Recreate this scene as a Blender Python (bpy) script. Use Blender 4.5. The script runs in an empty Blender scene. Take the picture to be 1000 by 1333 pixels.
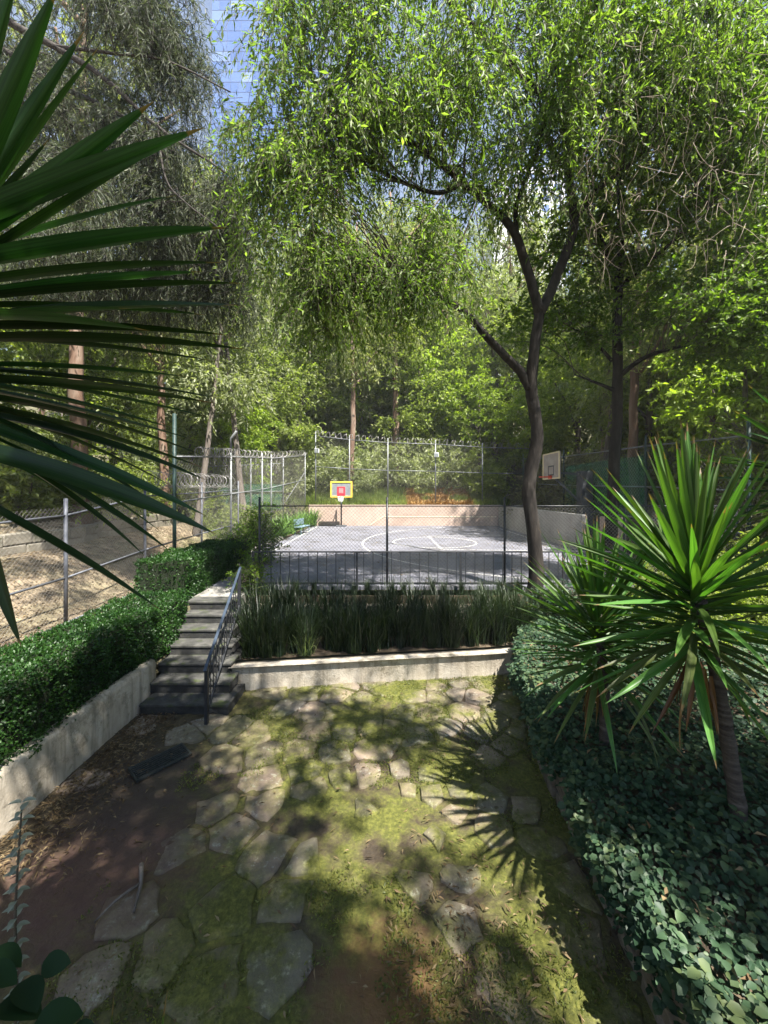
import bpy, math, random
import numpy as np
from mathutils import Vector, Matrix

# ------------------------------------------------------------------ camera, world, sun, exposure
scene = bpy.context.scene
COL = scene.collection
EYE = 3.66                                   # eye height above the patio (m)
cam_data = bpy.data.cameras.new('camera')
cam_data.sensor_fit = 'HORIZONTAL'; cam_data.sensor_width = 36.0; cam_data.lens = 18.0
cam_data.shift_y = -0.0265; cam_data.clip_start = 0.05; cam_data.clip_end = 2000
cam = bpy.data.objects.new('camera', cam_data); COL.objects.link(cam)
cam.location = (0, 0, EYE); cam.rotation_euler = (math.radians(90), 0, 0)
scene.camera = cam

SUN_DIR = Vector((0.35, -0.42, 1.0)).normalized()       # towards the sun: high, right and behind the viewer
world = bpy.data.worlds.new('World'); scene.world = world; world.use_nodes = True
wn = world.node_tree.nodes; wl = world.node_tree.links
sky = wn.new('ShaderNodeTexSky'); sky.sky_type = 'NISHITA'; sky.sun_disc = False
sky.sun_elevation = math.asin(SUN_DIR.z)
sky.sun_rotation = math.atan2(SUN_DIR.x, SUN_DIR.y)
sky.air_density = 1.2; sky.dust_density = 2.0; sky.altitude = 2200
wl.new(sky.outputs[0], wn['Background'].inputs[0]); wn['Background'].inputs[1].default_value = 0.058
sun_data = bpy.data.lights.new('sun', 'SUN'); sun_data.energy = 5.0; sun_data.angle = math.radians(0.6)
sun_data.color = (1.0, 0.95, 0.86)
sun = bpy.data.objects.new('sun', sun_data); COL.objects.link(sun)
sun.rotation_euler = SUN_DIR.to_track_quat('Z', 'Y').to_euler(); sun.location = SUN_DIR * 60
scene.view_settings.view_transform = 'Standard'; scene.view_settings.look = 'None'
scene.view_settings.gamma = 1.0; scene.view_settings.use_curve_mapping = False
scene.view_settings.exposure = 2.15
scene.render.engine = 'CYCLES'
cy = scene.cycles
cy.max_bounces = 7; cy.diffuse_bounces = 4; cy.glossy_bounces = 2; cy.transmission_bounces = 5
cy.transparent_max_bounces = 8; cy.caustics_reflective = False; cy.caustics_refractive = False
cy.volume_bounces = 0
cy.use_denoising = True
try:
    cy.denoiser = 'OPENIMAGEDENOISE'; cy.denoising_input_passes = 'RGB_ALBEDO_NORMAL'
except Exception:
    pass
cy.sample_clamp_indirect = 6.0

# ------------------------------------------------------------------ helpers
def survey(px, py, Y):
    """point of the place at depth Y, read off the photograph (focal length 500 px, horizon at 640)"""
    return np.array([(px - 500.0) * Y / 500.0, Y, EYE - (py - 640.0) * Y / 500.0])

def link(o, parent=None):
    COL.objects.link(o)
    if parent is not None:
        o.parent = parent
    return o

def tag(o, label=None, cat=None, group=None, kind=None):
    if label: o['label'] = label
    if cat: o['category'] = cat
    if group: o['group'] = group
    if kind: o['kind'] = kind
    return o

def thing(name, label, cat, loc=(0, 0, 0), rz=0.0, group=None):
    o = bpy.data.objects.new(name, None); COL.objects.link(o)
    o.empty_display_size = 0.2
    o.location = Vector([float(v) for v in loc]); o.rotation_euler = (0, 0, rz)
    return tag(o, label, cat, group)

def clone(root, loc, rz=0.0, scale=1.0, label=None, tilt=(0, 0)):
    def cp(o, parent):
        c = o.copy(); COL.objects.link(c)
        c.parent = parent
        for ch in o.children:
            cp(ch, c)
        return c
    r = cp(root, None)
    r.location = Vector([float(v) for v in loc]); r.rotation_euler = (tilt[0], tilt[1], rz)
    r.scale = (scale,) * 3 if not hasattr(scale, '__len__') else scale
    if label: r['label'] = label
    return r

class MB:
    def __init__(self): self.v = []; self.f = []; self.n = 0
    def add(self, verts, faces):
        verts = [tuple(float(c) for c in p) for p in verts]
        self.v += verts; self.f += [tuple(i + self.n for i in f) for f in faces]; self.n += len(verts)
        return self
    def box(self, lo, hi):
        (a, b, c), (d, e, f) = lo, hi
        return self.add([(a,b,c),(d,b,c),(d,e,c),(a,e,c),(a,b,f),(d,b,f),(d,e,f),(a,e,f)],
                 [(0,3,2,1),(4,5,6,7),(0,1,5,4),(1,2,6,5),(2,3,7,6),(3,0,4,7)])
    def tube(self, pts, rad, sides=8, cap=True, jit=0.0, rng=None):
        pts = np.asarray(pts, float); n = len(pts)
        rad = np.broadcast_to(np.asarray(rad, float), (n,))
        tan = np.gradient(pts, axis=0); tan /= np.linalg.norm(tan, axis=1)[:, None] + 1e-9
        ref = np.array([0, 0, 1.0]) if abs(tan[0][2]) < 0.8 else np.array([1.0, 0, 0])
        vs = []
        u = np.cross(tan[0], ref); u /= np.linalg.norm(u)
        for i in range(n):
            u = u - tan[i] * np.dot(u, tan[i]); u /= np.linalg.norm(u) + 1e-9
            w = np.cross(tan[i], u)
            for k in range(sides):
                a = 2 * math.pi * k / sides
                r = rad[i] * (1 + (jit * (rng.random() - .5) if rng is not None else 0))
                vs.append(pts[i] + r * (math.cos(a) * u + math.sin(a) * w))
        fs = []
        for i in range(n - 1):
            for k in range(sides):
                k2 = (k + 1) % sides
                fs.append((i*sides+k, i*sides+k2, (i+1)*sides+k2, (i+1)*sides+k))
        if cap:
            fs.append(tuple(range(sides - 1, -1, -1))); fs.append(tuple((n-1)*sides + k for k in range(sides)))
        return self.add(vs, fs)
    def mesh(self, name, mat=None, smooth=False):
        m = bpy.data.meshes.new(name); m.from_pydata(self.v, [], self.f); m.update()
        if mat: m.materials.append(mat)
        if smooth: m.polygons.foreach_set('use_smooth', [True] * len(m.polygons))
        return m
    def build(self, name, mat=None, parent=None, smooth=False, bevel=0.0):
        o = bpy.data.objects.new(name, self.mesh(name, mat, smooth)); link(o, parent)
        if bevel:
            md = o.modifiers.new('bevel', 'BEVEL'); md.width = bevel; md.segments = 2; md.limit_method = 'ANGLE'
        return o

def fast_mesh(name, V, F, mat, smooth=False):
    """numpy arrays -> mesh; F is (n,3) or (n,4)"""
    m = bpy.data.meshes.new(name); k = F.shape[1]
    m.vertices.add(len(V)); m.vertices.foreach_set('co', V.astype(np.float32).ravel())
    m.loops.add(F.size); m.loops.foreach_set('vertex_index', F.astype(np.int32).ravel())
    m.polygons.add(len(F)); m.polygons.foreach_set('loop_start', np.arange(0, F.size, k, dtype=np.int32))
    m.polygons.foreach_set('loop_total', np.full(len(F), k, np.int32))
    if smooth: m.polygons.foreach_set('use_smooth', np.ones(len(F), bool))
    m.update(calc_edges=True); m.validate()
    if mat: m.materials.append(mat)
    return m

def nrm(a): return a / (np.linalg.norm(a, axis=-1, keepdims=True) + 1e-9)

def leaf_mesh(name, B, D, N, L, W, mat, fold=0.12, curl=0.1, mid=0.42):
    """one folded lanceolate leaf per row: base B, direction D, rough normal N"""
    n = len(B); D = nrm(D); S = nrm(np.cross(D, N)); Nn = np.cross(S, D)
    L = np.broadcast_to(np.asarray(L, float), (n,))[:, None]; W = np.broadcast_to(np.asarray(W, float), (n,))[:, None]
    V = np.empty((n, 4, 3))
    V[:, 0] = B
    V[:, 1] = B + D * L * mid + S * W * .5 + Nn * W * fold
    V[:, 2] = B + D * L - Nn * L * curl
    V[:, 3] = B + D * L * mid - S * W * .5 + Nn * W * fold
    i = np.arange(n)[:, None] * 4
    F = np.concatenate([i + np.array([[0, 1, 2]]), i + np.array([[0, 2, 3]])], axis=0)
    return fast_mesh(name, V.reshape(-1, 3), F, mat)

def round_leaf_mesh(name, B, D, N, L, W, mat, fold=.14, curl=.15):
    n = len(B); D = nrm(D); S_ = nrm(np.cross(D, N)); Nn = np.cross(S_, D); L = L[:, None]; W = W[:, None]
    V = np.empty((n, 7, 3)); V[:, 0] = B; V[:, 6] = B + D * L * .5 - Nn * L * curl * .2
    for j, (t, w) in enumerate(((.24, .41), (.66, .46), (1.0, 0), (.66, -.46), (.24, -.41))):
        V[:, 1 + j] = B + D * L * t + S_ * W * w + Nn * W * abs(w) * fold * 2 - Nn * L * curl * t * t
    i = np.arange(n)[:, None] * 7
    F = np.concatenate([i + np.array([[a, b, 6]]) for a, b in ((0, 1), (1, 2), (2, 3), (3, 4), (4, 5), (5, 0))], axis=0)
    return fast_mesh(name, V.reshape(-1, 3), F, mat, True)

def smooth_path(pts, per=5):
    pts = np.asarray(pts, float); n = len(pts)
    if n < 3:
        t = np.linspace(0, 1, per + 1)[:, None]; return pts[0] * (1 - t) + pts[-1] * t
    P = np.vstack([2 * pts[0] - pts[1], pts, 2 * pts[-1] - pts[-2]]); out = []
    for i in range(n - 1):
        p0, p1, p2, p3 = P[i:i + 4]
        for t in np.linspace(0, 1, per, endpoint=False):
            out.append(.5 * ((2*p1) + (-p0+p2)*t + (2*p0-5*p1+4*p2-p3)*t*t + (-p0+3*p1-3*p2+p3)*t**3))
    out.append(pts[-1]); return np.array(out)

def vnoise(P, f, seed=0):
    """cheap smooth 3-D noise, about -1..1"""
    P = np.asarray(P) * f; r = np.random.default_rng(seed); s = 0
    for k in range(5):
        d = r.normal(size=3); d /= np.linalg.norm(d)
        s = s + np.sin(P @ d * (1 + .6 * k) * 2.2 + r.random() * 6.28) / (1 + .35 * k)
    return s / 2.2

# ------------------------------------------------------------------ materials
def new_mat(name):
    m = bpy.data.materials.new(name); m.use_nodes = True
    nt = m.node_tree; nt.nodes.clear()
    out = nt.nodes.new('ShaderNodeOutputMaterial')
    return m, nt, out

def nd(nt, kind, **kw):
    n = nt.nodes.new(kind)
    for k, v in kw.items():
        if k.startswith('i_'):
            key = k[2:]
            n.inputs[int(key) if key.isdigit() else key].default_value = v
        else: setattr(n, k, v)
    return n

def noise(nt, vec, scale, detail=4, rough=.6):
    n = nd(nt, 'ShaderNodeTexNoise'); n.inputs['Scale'].default_value = scale
    n.inputs['Detail'].default_value = detail; n.inputs['Roughness'].default_value = rough
    nt.links.new(vec, n.inputs['Vector']); return n.outputs['Fac']

def ramp(nt, fac, stops):
    r = nd(nt, 'ShaderNodeValToRGB'); e = r.color_ramp.elements
    while len(e) < len(stops): e.new(0.5)
    for el, (p, c) in zip(e, stops):
        el.position = p; el.color = (c, c, c, 1) if isinstance(c, (int, float)) else (*c, 1)
    nt.links.new(fac, r.inputs[0]); return r.outputs[0]

def mixc(nt, fac, a, b, mode='MIX'):
    m = nd(nt, 'ShaderNodeMix', data_type='RGBA', blend_type=mode)
    for sock, val in ((m.inputs[0], fac), (m.inputs[6], a), (m.inputs[7], b)):
        if isinstance(val, (int, float)): sock.default_value = val
        elif isinstance(val, tuple): sock.default_value = (*val, 1)
        else: nt.links.new(val, sock)
    return m.outputs[2]

def surface_mat(name, cols, scale=6.0, rough=.8, bump=.3, bscale=40.0, detail=6, spec=.3, stretch=None, metal=0.0, wear=None, streak=None):
    """noise blend of several colours + fine relief; world-space"""
    m, nt, out = new_mat(name)
    geo = nd(nt, 'ShaderNodeNewGeometry'); vec = geo.outputs['Position']
    if stretch:
        mp = nd(nt, 'ShaderNodeMapping'); mp.inputs['Scale'].default_value = stretch
        nt.links.new(vec, mp.inputs[0]); vec = mp.outputs[0]
    f = noise(nt, vec, scale, detail)
    k = len(cols)
    c = ramp(nt, f, [(.3 + .4 * i / max(1, k - 1), cols[i]) for i in range(k)])
    if wear:
        w = ramp(nt, noise(nt, geo.outputs['Position'], wear[1], 5, .7), [(wear[2], 0.0), (wear[2] + .12, 1.0)])
        c = mixc(nt, w, c, wear[0])
    if streak:                                        # drip stains
        mp2 = nd(nt, 'ShaderNodeMapping'); mp2.inputs['Scale'].default_value = (6.5, 6.5, .55); nt.links.new(geo.outputs['Position'], mp2.inputs[0])
        c = mixc(nt, ramp(nt, noise(nt, mp2.outputs[0], 1.0, 6, .7), [(.50, 0.0), (.72, .85)]), c, streak)
        c = mixc(nt, ramp(nt, noise(nt, geo.outputs['Position'], 1.4, 8, .75), [(.55, 0.0), (.60, .55), (.65, 0.0)]), c, streak)
    p = nd(nt, 'ShaderNodeBsdfPrincipled'); p.inputs['Roughness'].default_value = rough
    p.inputs['Specular IOR Level'].default_value = spec; p.inputs['Metallic'].default_value = metal
    nt.links.new(c, p.inputs['Base Color'])
    if bump:
        b = nd(nt, 'ShaderNodeBump'); b.inputs['Strength'].default_value = bump; b.inputs['Distance'].default_value = .02
        nt.links.new(noise(nt, vec, bscale, 5), b.inputs['Height']); nt.links.new(b.outputs[0], p.inputs['Normal'])
    nt.links.new(p.outputs[0], out.inputs[0]); return m

def leaf_mat(name, cols, trans=.4, tcol=None, rough=.45, spec=.4, clump=1.2, objvar=.15):
    """leaf: colours vary leaf by leaf and clump by clump, light shines through"""
    m, nt, out = new_mat(name)
    geo = nd(nt, 'ShaderNodeNewGeometry')
    f1 = geo.outputs['Random Per Island']
    f2 = noise(nt, geo.outputs['Position'], clump, 2)
    mt = nd(nt, 'ShaderNodeMath', operation='MULTIPLY_ADD'); mt.inputs[1].default_value = .55
    nt.links.new(f1, mt.inputs[0])
    m2 = nd(nt, 'ShaderNodeMath', operation='MULTIPLY_ADD'); m2.inputs[1].default_value = 1.2; m2.inputs[2].default_value = -.37
    nt.links.new(f2, m2.inputs[0]); nt.links.new(m2.outputs[0], mt.inputs[2])
    k = len(cols); c = ramp(nt, mt.outputs[0], [(.08 + .84 * i / max(1, k - 1), cols[i]) for i in range(k)])
    oi = nd(nt, 'ShaderNodeObjectInfo')
    hs = nd(nt, 'ShaderNodeHueSaturation')
    v = nd(nt, 'ShaderNodeMapRange'); v.inputs[3].default_value = 1 - objvar; v.inputs[4].default_value = 1 + objvar
    nt.links.new(oi.outputs['Random'], v.inputs[0]); nt.links.new(v.outputs[0], hs.inputs['Value']); nt.links.new(c, hs.inputs['Color'])
    c = hs.outputs[0]
    p = nd(nt, 'ShaderNodeBsdfPrincipled'); p.inputs['Roughness'].default_value = rough; p.inputs['Specular IOR Level'].default_value = spec
    nt.links.new(c, p.inputs['Base Color'])
    t = nd(nt, 'ShaderNodeBsdfTranslucent')
    tc = mixc(nt, 1.0, c, tcol or (1.5, 1.7, .6), 'MULTIPLY'); nt.links.new(tc, t.inputs[0])
    mx = nd(nt, 'ShaderNodeMixShader'); mx.inputs[0].default_value = trans
    nt.links.new(p.outputs[0], mx.inputs[1]); nt.links.new(t.outputs[0], mx.inputs[2])
    nt.links.new(mx.outputs[0], out.inputs[0]); return m

M = {}
M['bark_dark'] = surface_mat('bark_dark', [(.010,.008,.007), (.024,.019,.016), (.045,.038,.032)], 9, .9, .9, 30, stretch=(1, 1, .25))
M['bark_grey'] = surface_mat('bark_grey', [(.05,.042,.035), (.12,.10,.085), (.2,.175,.15)], 7, .9, .8, 25, stretch=(1, 1, .25))
M['bark_euc'] = surface_mat('bark_euc', [(.09,.045,.028), (.175,.11,.077), (.26,.20,.155)], 2.5, .8, .5, 12, stretch=(1, 1, .2))
M['bark_conifer'] = surface_mat('bark_conifer', [(.02,.016,.015), (.05,.042,.038), (.09,.08,.07)], 8, .9, .8, 30)
M['twig'] = surface_mat('twig', [(.05,.04,.03), (.12,.10,.075)], 6, .9, 0)
M['dead_twig'] = surface_mat('dead_twig', [(.25,.20,.15), (.42,.36,.28)], 6, .9, 0)
M['leaf_main'] = leaf_mat('leaf_main', [(.052,.085,.021), (.115,.172,.038), (.22,.29,.07)], .55, (1.5, 1.75, .6), rough=.48, spec=.32)
M['leaf_maple'] = leaf_mat('leaf_maple', [(.045,.085,.012), (.10,.17,.022), (.20,.29,.04)], .5, rough=.48, spec=.3)
M['leaf_conifer'] = leaf_mat('leaf_conifer', [(.03,.042,.024), (.07,.088,.05), (.15,.17,.10)], .35, (1.3, 1.4, .8), .5, .3)
M['leaf_euc'] = leaf_mat('leaf_euc', [(.10,.125,.05), (.20,.225,.085), (.33,.34,.14)], .5, rough=.45, clump=.5)
M['leaf_forest'] = leaf_mat('leaf_forest', [(.08,.11,.03), (.175,.215,.055), (.30,.335,.095)], .55, rough=.45, clump=.5)
M['leaf_pale'] = leaf_mat('leaf_pale', [(.12,.14,.075), (.22,.245,.13), (.35,.37,.22)], .45, rough=.45, clump=.6)
M['leaf_lime'] = leaf_mat('leaf_lime', [(.10,.15,.02), (.20,.27,.035), (.32,.39,.06)], .5, clump=.6)
M['leaf_scrub'] = leaf_mat('leaf_scrub', [(.08,.076,.045), (.16,.15,.08), (.26,.255,.13)], .4, rough=.45, clump=.6)
M['leaf_hedge'] = leaf_mat('leaf_hedge', [(.009,.030,.006), (.020,.062,.010), (.045,.11,.018)], .3, clump=3)
M['leaf_bush'] = leaf_mat('leaf_bush', [(.06,.13,.015), (.14,.26,.025), (.28,.42,.04)], .4, clump=3)
M['leaf_ivy'] = leaf_mat('leaf_ivy', [(.010,.028,.014), (.024,.055,.028), (.055,.098,.05), (.12,.155,.06)], .25, (1.3, 1.6, .8), .5, .28, clump=2.5)
M['leaf_strap'] = leaf_mat('leaf_strap', [(.009,.018,.007), (.018,.033,.012), (.042,.062,.022)], .22, clump=2)
M['leaf_shade'] = M['leaf_main']
M['leaf_litter'] = leaf_mat('leaf_litter', [(.05,.033,.018), (.13,.088,.045), (.27,.21,.115)], .1, (1, .9, .6), .7, .2)
M['moss_tuft'] = leaf_mat('moss_tuft', [(.04,.056,.010), (.095,.115,.022), (.19,.20,.042)], .35, clump=3)
M['bank_grass'] = leaf_mat('bank_grass', [(.08,.12,.025), (.17,.23,.05), (.32,.34,.10)], .35, clump=.8)
M['bank_litter'] = leaf_mat('bank_litter', [(.20,.11,.04), (.36,.22,.08), (.5,.36,.16)], .15, (1, .9, .6), .7, .2, clump=.8)

def yucca_mat(name, dark, light, rough=.42, spec=.4, dry=.985):
    m, nt, out = new_mat(name)
    tc = nd(nt, 'ShaderNodeTexCoord'); mp = nd(nt, 'ShaderNodeMapping'); mp.inputs['Scale'].default_value = (1.2, 120, 1)
    nt.links.new(tc.outputs['Object'], mp.inputs[0])
    f = noise(nt, mp.outputs[0], 1.6, 3)
    c = ramp(nt, f, [(.35, dark), (.68, light)])
    oi = nd(nt, 'ShaderNodeObjectInfo'); hs = nd(nt, 'ShaderNodeHueSaturation')
    v = nd(nt, 'ShaderNodeMapRange'); v.inputs[3].default_value = .62; v.inputs[4].default_value = 1.35
    nt.links.new(oi.outputs['Random'], v.inputs[0]); nt.links.new(v.outputs[0], hs.inputs['Value']); nt.links.new(c, hs.inputs['Color'])
    h2 = nd(nt, 'ShaderNodeMapRange'); h2.inputs[3].default_value = .475; h2.inputs[4].default_value = .515; nt.links.new(oi.outputs['Random'], h2.inputs[0]); nt.links.new(h2.outputs[0], hs.inputs['Hue'])
    c = hs.outputs[0]
    sx = nd(nt, 'ShaderNodeSeparateXYZ'); nt.links.new(tc.outputs['Object'], sx.inputs[0])
    wob = nd(nt, 'ShaderNodeMath', operation='MULTIPLY_ADD'); wob.inputs[1].default_value = .10; nt.links.new(noise(nt, tc.outputs['Object'], 9, 3), wob.inputs[0]); nt.links.new(sx.outputs[0], wob.inputs[2])
    c = mixc(nt, ramp(nt, wob.outputs[0], [(dry, 0.0), (min(1, dry + .012), 1.0)]), c, (.17,.11,.05))
    p = nd(nt, 'ShaderNodeBsdfPrincipled'); p.inputs['Roughness'].default_value = rough; p.inputs['Specular IOR Level'].default_value = spec
    nt.links.new(c, p.inputs['Base Color'])
    t = nd(nt, 'ShaderNodeBsdfTranslucent'); nt.links.new(mixc(nt, 1.0, c, (1.6, 1.9, .5), 'MULTIPLY'), t.inputs[0])
    mx = nd(nt, 'ShaderNodeMixShader'); mx.inputs[0].default_value = .3
    nt.links.new(p.outputs[0], mx.inputs[1]); nt.links.new(t.outputs[0], mx.inputs[2]); nt.links.new(mx.outputs[0], out.inputs[0])
    return m
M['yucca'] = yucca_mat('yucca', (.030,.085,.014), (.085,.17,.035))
M['yucca_dark_shade'] = yucca_mat('yucca_dark_shade', (.010,.032,.009), (.024,.062,.018), .42, .32, .99)  # darker copy of the leaf green; carries the near yucca's shade in its colour
M['yucca_old'] = yucca_mat('yucca_old', (.045,.075,.02), (.11,.14,.045), .5, .3, .92)
M['yucca_dead'] = yucca_mat('yucca_dead', (.10,.055,.025), (.22,.12,.05))
M['yucca_trunk'] = surface_mat('yucca_trunk', [(.02,.016,.013), (.055,.046,.038), (.11,.095,.08)], 7, .9, 1.0, 22, stretch=(.4, .4, 3))

M['stucco'] = surface_mat('stucco', [(.34,.295,.235), (.43,.38,.31), (.50,.455,.385)], 3, .9, .5, 35, wear=((.19,.165,.11), 3.2, .57), streak=(.15,.13,.095))
M['salmon'] = surface_mat('salmon', [(.38,.28,.225), (.46,.35,.29), (.52,.41,.345)], .8, .9, .3, 12, wear=((.31,.235,.19), 1.2, .6))
M['grey_wall'] = surface_mat('grey_wall', [(.28,.265,.25), (.35,.33,.31), (.41,.385,.365)], .9, .9, .3, 12)
M['concrete'] = surface_mat('concrete', [(.16,.15,.14), (.24,.23,.21), (.31,.29,.27)], 5, .9, .4, 40, wear=((.09,.10,.05), 6, .58))
M['step'] = surface_mat('step', [(.018,.018,.018), (.032,.032,.031), (.06,.058,.052)], 6, .85, .5, 45, wear=((.07,.085,.03), 7, .60))
M['court'] = surface_mat('court', [(.12,.122,.148), (.155,.157,.187), (.19,.19,.22)], .7, .85, .12, 60, detail=8, wear=((.10,.098,.106), 1.1, .52), streak=(.12,.118,.13))
M['paint'] = surface_mat('paint', [(.42,.415,.40), (.56,.55,.52)], 9, .7, .1, 60, wear=((.22,.22,.235), 5, .55))
M['old_paint'] = surface_mat('old_paint', [(.62,.52,.38), (.72,.62,.46)], 9, .8, .1, 60)
M['iron'] = surface_mat('iron', [(.012,.013,.016), (.03,.032,.036)], 14, .45, .2, 60, spec=.5)
M['rail_blue'] = surface_mat('rail_blue', [(.018,.027,.042), (.042,.06,.09)], 9, .42, .15, 60, spec=.5)
M['galv'] = surface_mat('galv', [(.15,.16,.165), (.24,.25,.255)], 9, .5, .1, 60, metal=.3)
M['galv_grey'] = surface_mat('galv_grey', [(.075,.082,.10), (.13,.138,.16)], 9, .55, .1, 60, metal=.2)
M['wire'] = surface_mat('wire', [(.16,.15,.14), (.26,.25,.23)], 9, .5, 0, metal=.3)
M['wire_green'] = surface_mat('wire_green', [(.05,.16,.12), (.08,.24,.18)], 9, .6, 0)
M['razor'] = surface_mat('razor', [(.20,.19,.185), (.32,.31,.30)], 9, .5, 0, metal=.4)
M['post_green'] = surface_mat('post_green', [(.012,.028,.026), (.03,.055,.05)], 9, .5, .1, 60)
M['drain'] = surface_mat('drain', [(.022,.026,.026), (.06,.065,.062)], 20, .5, .4, 60, metal=.4)
M['hoop_yellow'] = surface_mat('hoop_yellow', [(.72,.46,.05), (.85,.60,.10)], 4, .5, 0)
M['hoop_red'] = surface_mat('hoop_red', [(.55,.03,.05), (.66,.05,.07)], 4, .5, 0)
M['hoop_glass'] = surface_mat('hoop_glass', [(.17,.19,.21), (.24,.26,.27)], 4, .3, 0)
M['board_white'] = surface_mat('board_white', [(.27,.235,.215), (.39,.35,.32)], 3, .7, .1, 30)
M['board_edge'] = surface_mat('board_edge', [(.62,.50,.30), (.72,.62,.42)], 3, .7, .1, 30)
M['rim'] = surface_mat('rim', [(.55,.06,.03), (.7,.10,.05)], 4, .5, 0)
M['net_white'] = surface_mat('net_white', [(.7,.7,.68), (.8,.8,.78)], 4, .8, 0)
M['post_concrete'] = surface_mat('post_concrete', [(.05,.055,.065), (.11,.115,.125)], 5, .9, .4, 20)
M['soil'] = surface_mat('soil', [(.03,.022,.015), (.07,.052,.034), (.11,.085,.055)], 7, .95, .6, 30)
M['bench_blue'] = surface_mat('bench_blue', [(.12,.19,.235), (.18,.26,.30)], 6, .5, 0)
M['stone_wall'] = surface_mat('stone_wall', [(.05,.042,.030), (.11,.095,.07), (.19,.165,.13)], 5, .9, .7, 25, wear=((.08,.10,.03), 6, .58))
M['brick_dark'] = surface_mat('brick_dark', [(.14,.125,.10), (.24,.22,.18)], 3, .9, .6, 14, wear=((.08,.09,.04), 2.5, .55))
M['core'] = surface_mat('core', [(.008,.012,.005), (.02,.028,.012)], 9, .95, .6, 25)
M['pit_shade'] = surface_mat('pit_shade', [(.003,.003,.003), (.006,.006,.005)], 9, .95, 0)
M['flood'] = surface_mat('flood', [(.7,.7,.7), (.8,.8,.8)], 4, .5, 0)
M['grey_leaf'] = leaf_mat('grey_leaf', [(.12,.14,.11), (.20,.22,.17), (.30,.32,.25)], .2, (1.1, 1.2, .8))

# ---- patio: earth, moss and stained patches; flagstones
def patio_mat(name, stone):
    m, nt, out = new_mat(name)
    geo = nd(nt, 'ShaderNodeNewGeometry'); P = geo.outputs['Position']
    n1 = noise(nt, P, 1.1, 5, .6); n2 = noise(nt, P, 5.0, 6, .7); n3 = noise(nt, P, 22, 5, .7)
    if stone:
        base = ramp(nt, n2, [(.30, (.11,.096,.077)), (.5, (.19,.165,.135)), (.7, (.29,.25,.207))])
        oi = nd(nt, 'ShaderNodeObjectInfo')
        tint = ramp(nt, oi.outputs['Random'], [(0, (.80,.82,.84)), (.5, (1.0,.93,.88)), (1, (1.18,1.02,.95))])
        base = mixc(nt, 1.0, base, tint, 'MULTIPLY')
        lich = ramp(nt, noise(nt, P, 11, 6, .75), [(.56, 0.0), (.66, 1.0)])
        base = mixc(nt, lich, base, (.33,.32,.27))
    else:
        base = ramp(nt, n2, [(.30, (.024,.018,.012)), (.5, (.060,.044,.028)), (.72, (.115,.086,.053))])
    mossc = ramp(nt, n3, [(.28, (.034,.039,.007)), (.5, (.080,.085,.016)), (.72, (.155,.152,.032))])
    # moss grows in patches
    add = nd(nt, 'ShaderNodeMath', operation='MULTIPLY_ADD'); add.inputs[1].default_value = .45
    nt.links.new(n2, add.inputs[0]); nt.links.new(n1, add.inputs[2])
    mm = ramp(nt, add.outputs[0], [(.58, 0.0), (.80, 1.0)] if stone else [(.60, 0.0), (.76, 1.0)])
    # right half of the patio is mossier, the strip by the stuccoed wall barer
    sep = nd(nt, 'ShaderNodeSeparateXYZ'); nt.links.new(P, sep.inputs[0])
    mr = nd(nt, 'ShaderNodeMapRange'); mr.inputs[1].default_value = -3.6; mr.inputs[2].default_value = -1.4
    mr.inputs[3].default_value = .08; mr.inputs[4].default_value = 1.0; nt.links.new(sep.outputs[0], mr.inputs[0])
    mf = nd(nt, 'ShaderNodeMath', operation='MULTIPLY'); nt.links.new(mm, mf.inputs[0]); nt.links.new(mr.outputs[0], mf.inputs[1])
    c = mixc(nt, mf.outputs[0], base, mossc)
    # rusty wet clay stains
    for (cx, cyy, r, col) in ((-2.75, 3.75, .9, (.095,.048,.04)), (.02, 2.75, .5, (.15,.075,.032)), (-2.9, 4.7, .9, (.045,.032,.026))):
        sub = nd(nt, 'ShaderNodeVectorMath', operation='SUBTRACT'); sub.inputs[1].default_value = (cx, cyy, 0); nt.links.new(P, sub.inputs[0])
        ln = nd(nt, 'ShaderNodeVectorMath', operation='LENGTH'); nt.links.new(sub.outputs[0], ln.inputs[0])
        ad = nd(nt, 'ShaderNodeMath', operation='MULTIPLY_ADD'); ad.inputs[1].default_value = 1.6 * r
        nt.links.new(n2, ad.inputs[0]); nt.links.new(ln.outputs['Value'], ad.inputs[2])
        k = ramp(nt, ad.outputs[0], [(0, 0.0), (1, 1.0)])
        mr2 = nd(nt, 'ShaderNodeMapRange'); mr2.inputs[1].default_value = r * 1.25; mr2.inputs[2].default_value = r * 2.1
        mr2.inputs[3].default_value = .75 if not stone else .55; mr2.inputs[4].default_value = 0.0
        nt.links.new(ad.outputs[0], mr2.inputs[0])
        c = mixc(nt, mr2.outputs[0], c, col)
    p = nd(nt, 'ShaderNodeBsdfPrincipled'); nt.links.new(c, p.inputs['Base Color'])
    rr = ramp(nt, n1, [(.35, .55), (.65, .95)]); nt.links.new(rr, p.inputs['Roughness'])
    p.inputs['Specular IOR Level'].default_value = .35
    b = nd(nt, 'ShaderNodeBump'); b.inputs['Strength'].default_value = .7; b.inputs['Distance'].default_value = .025
    nt.links.new(noise(nt, P, 30, 6, .7), b.inputs['Height']); nt.links.new(b.outputs[0], p.inputs['Normal'])
    nt.links.new(p.outputs[0], out.inputs[0]); return m
M['patio_earth'] = patio_mat('patio_earth', False)
M['flagstone'] = patio_mat('flagstone', True)

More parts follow.
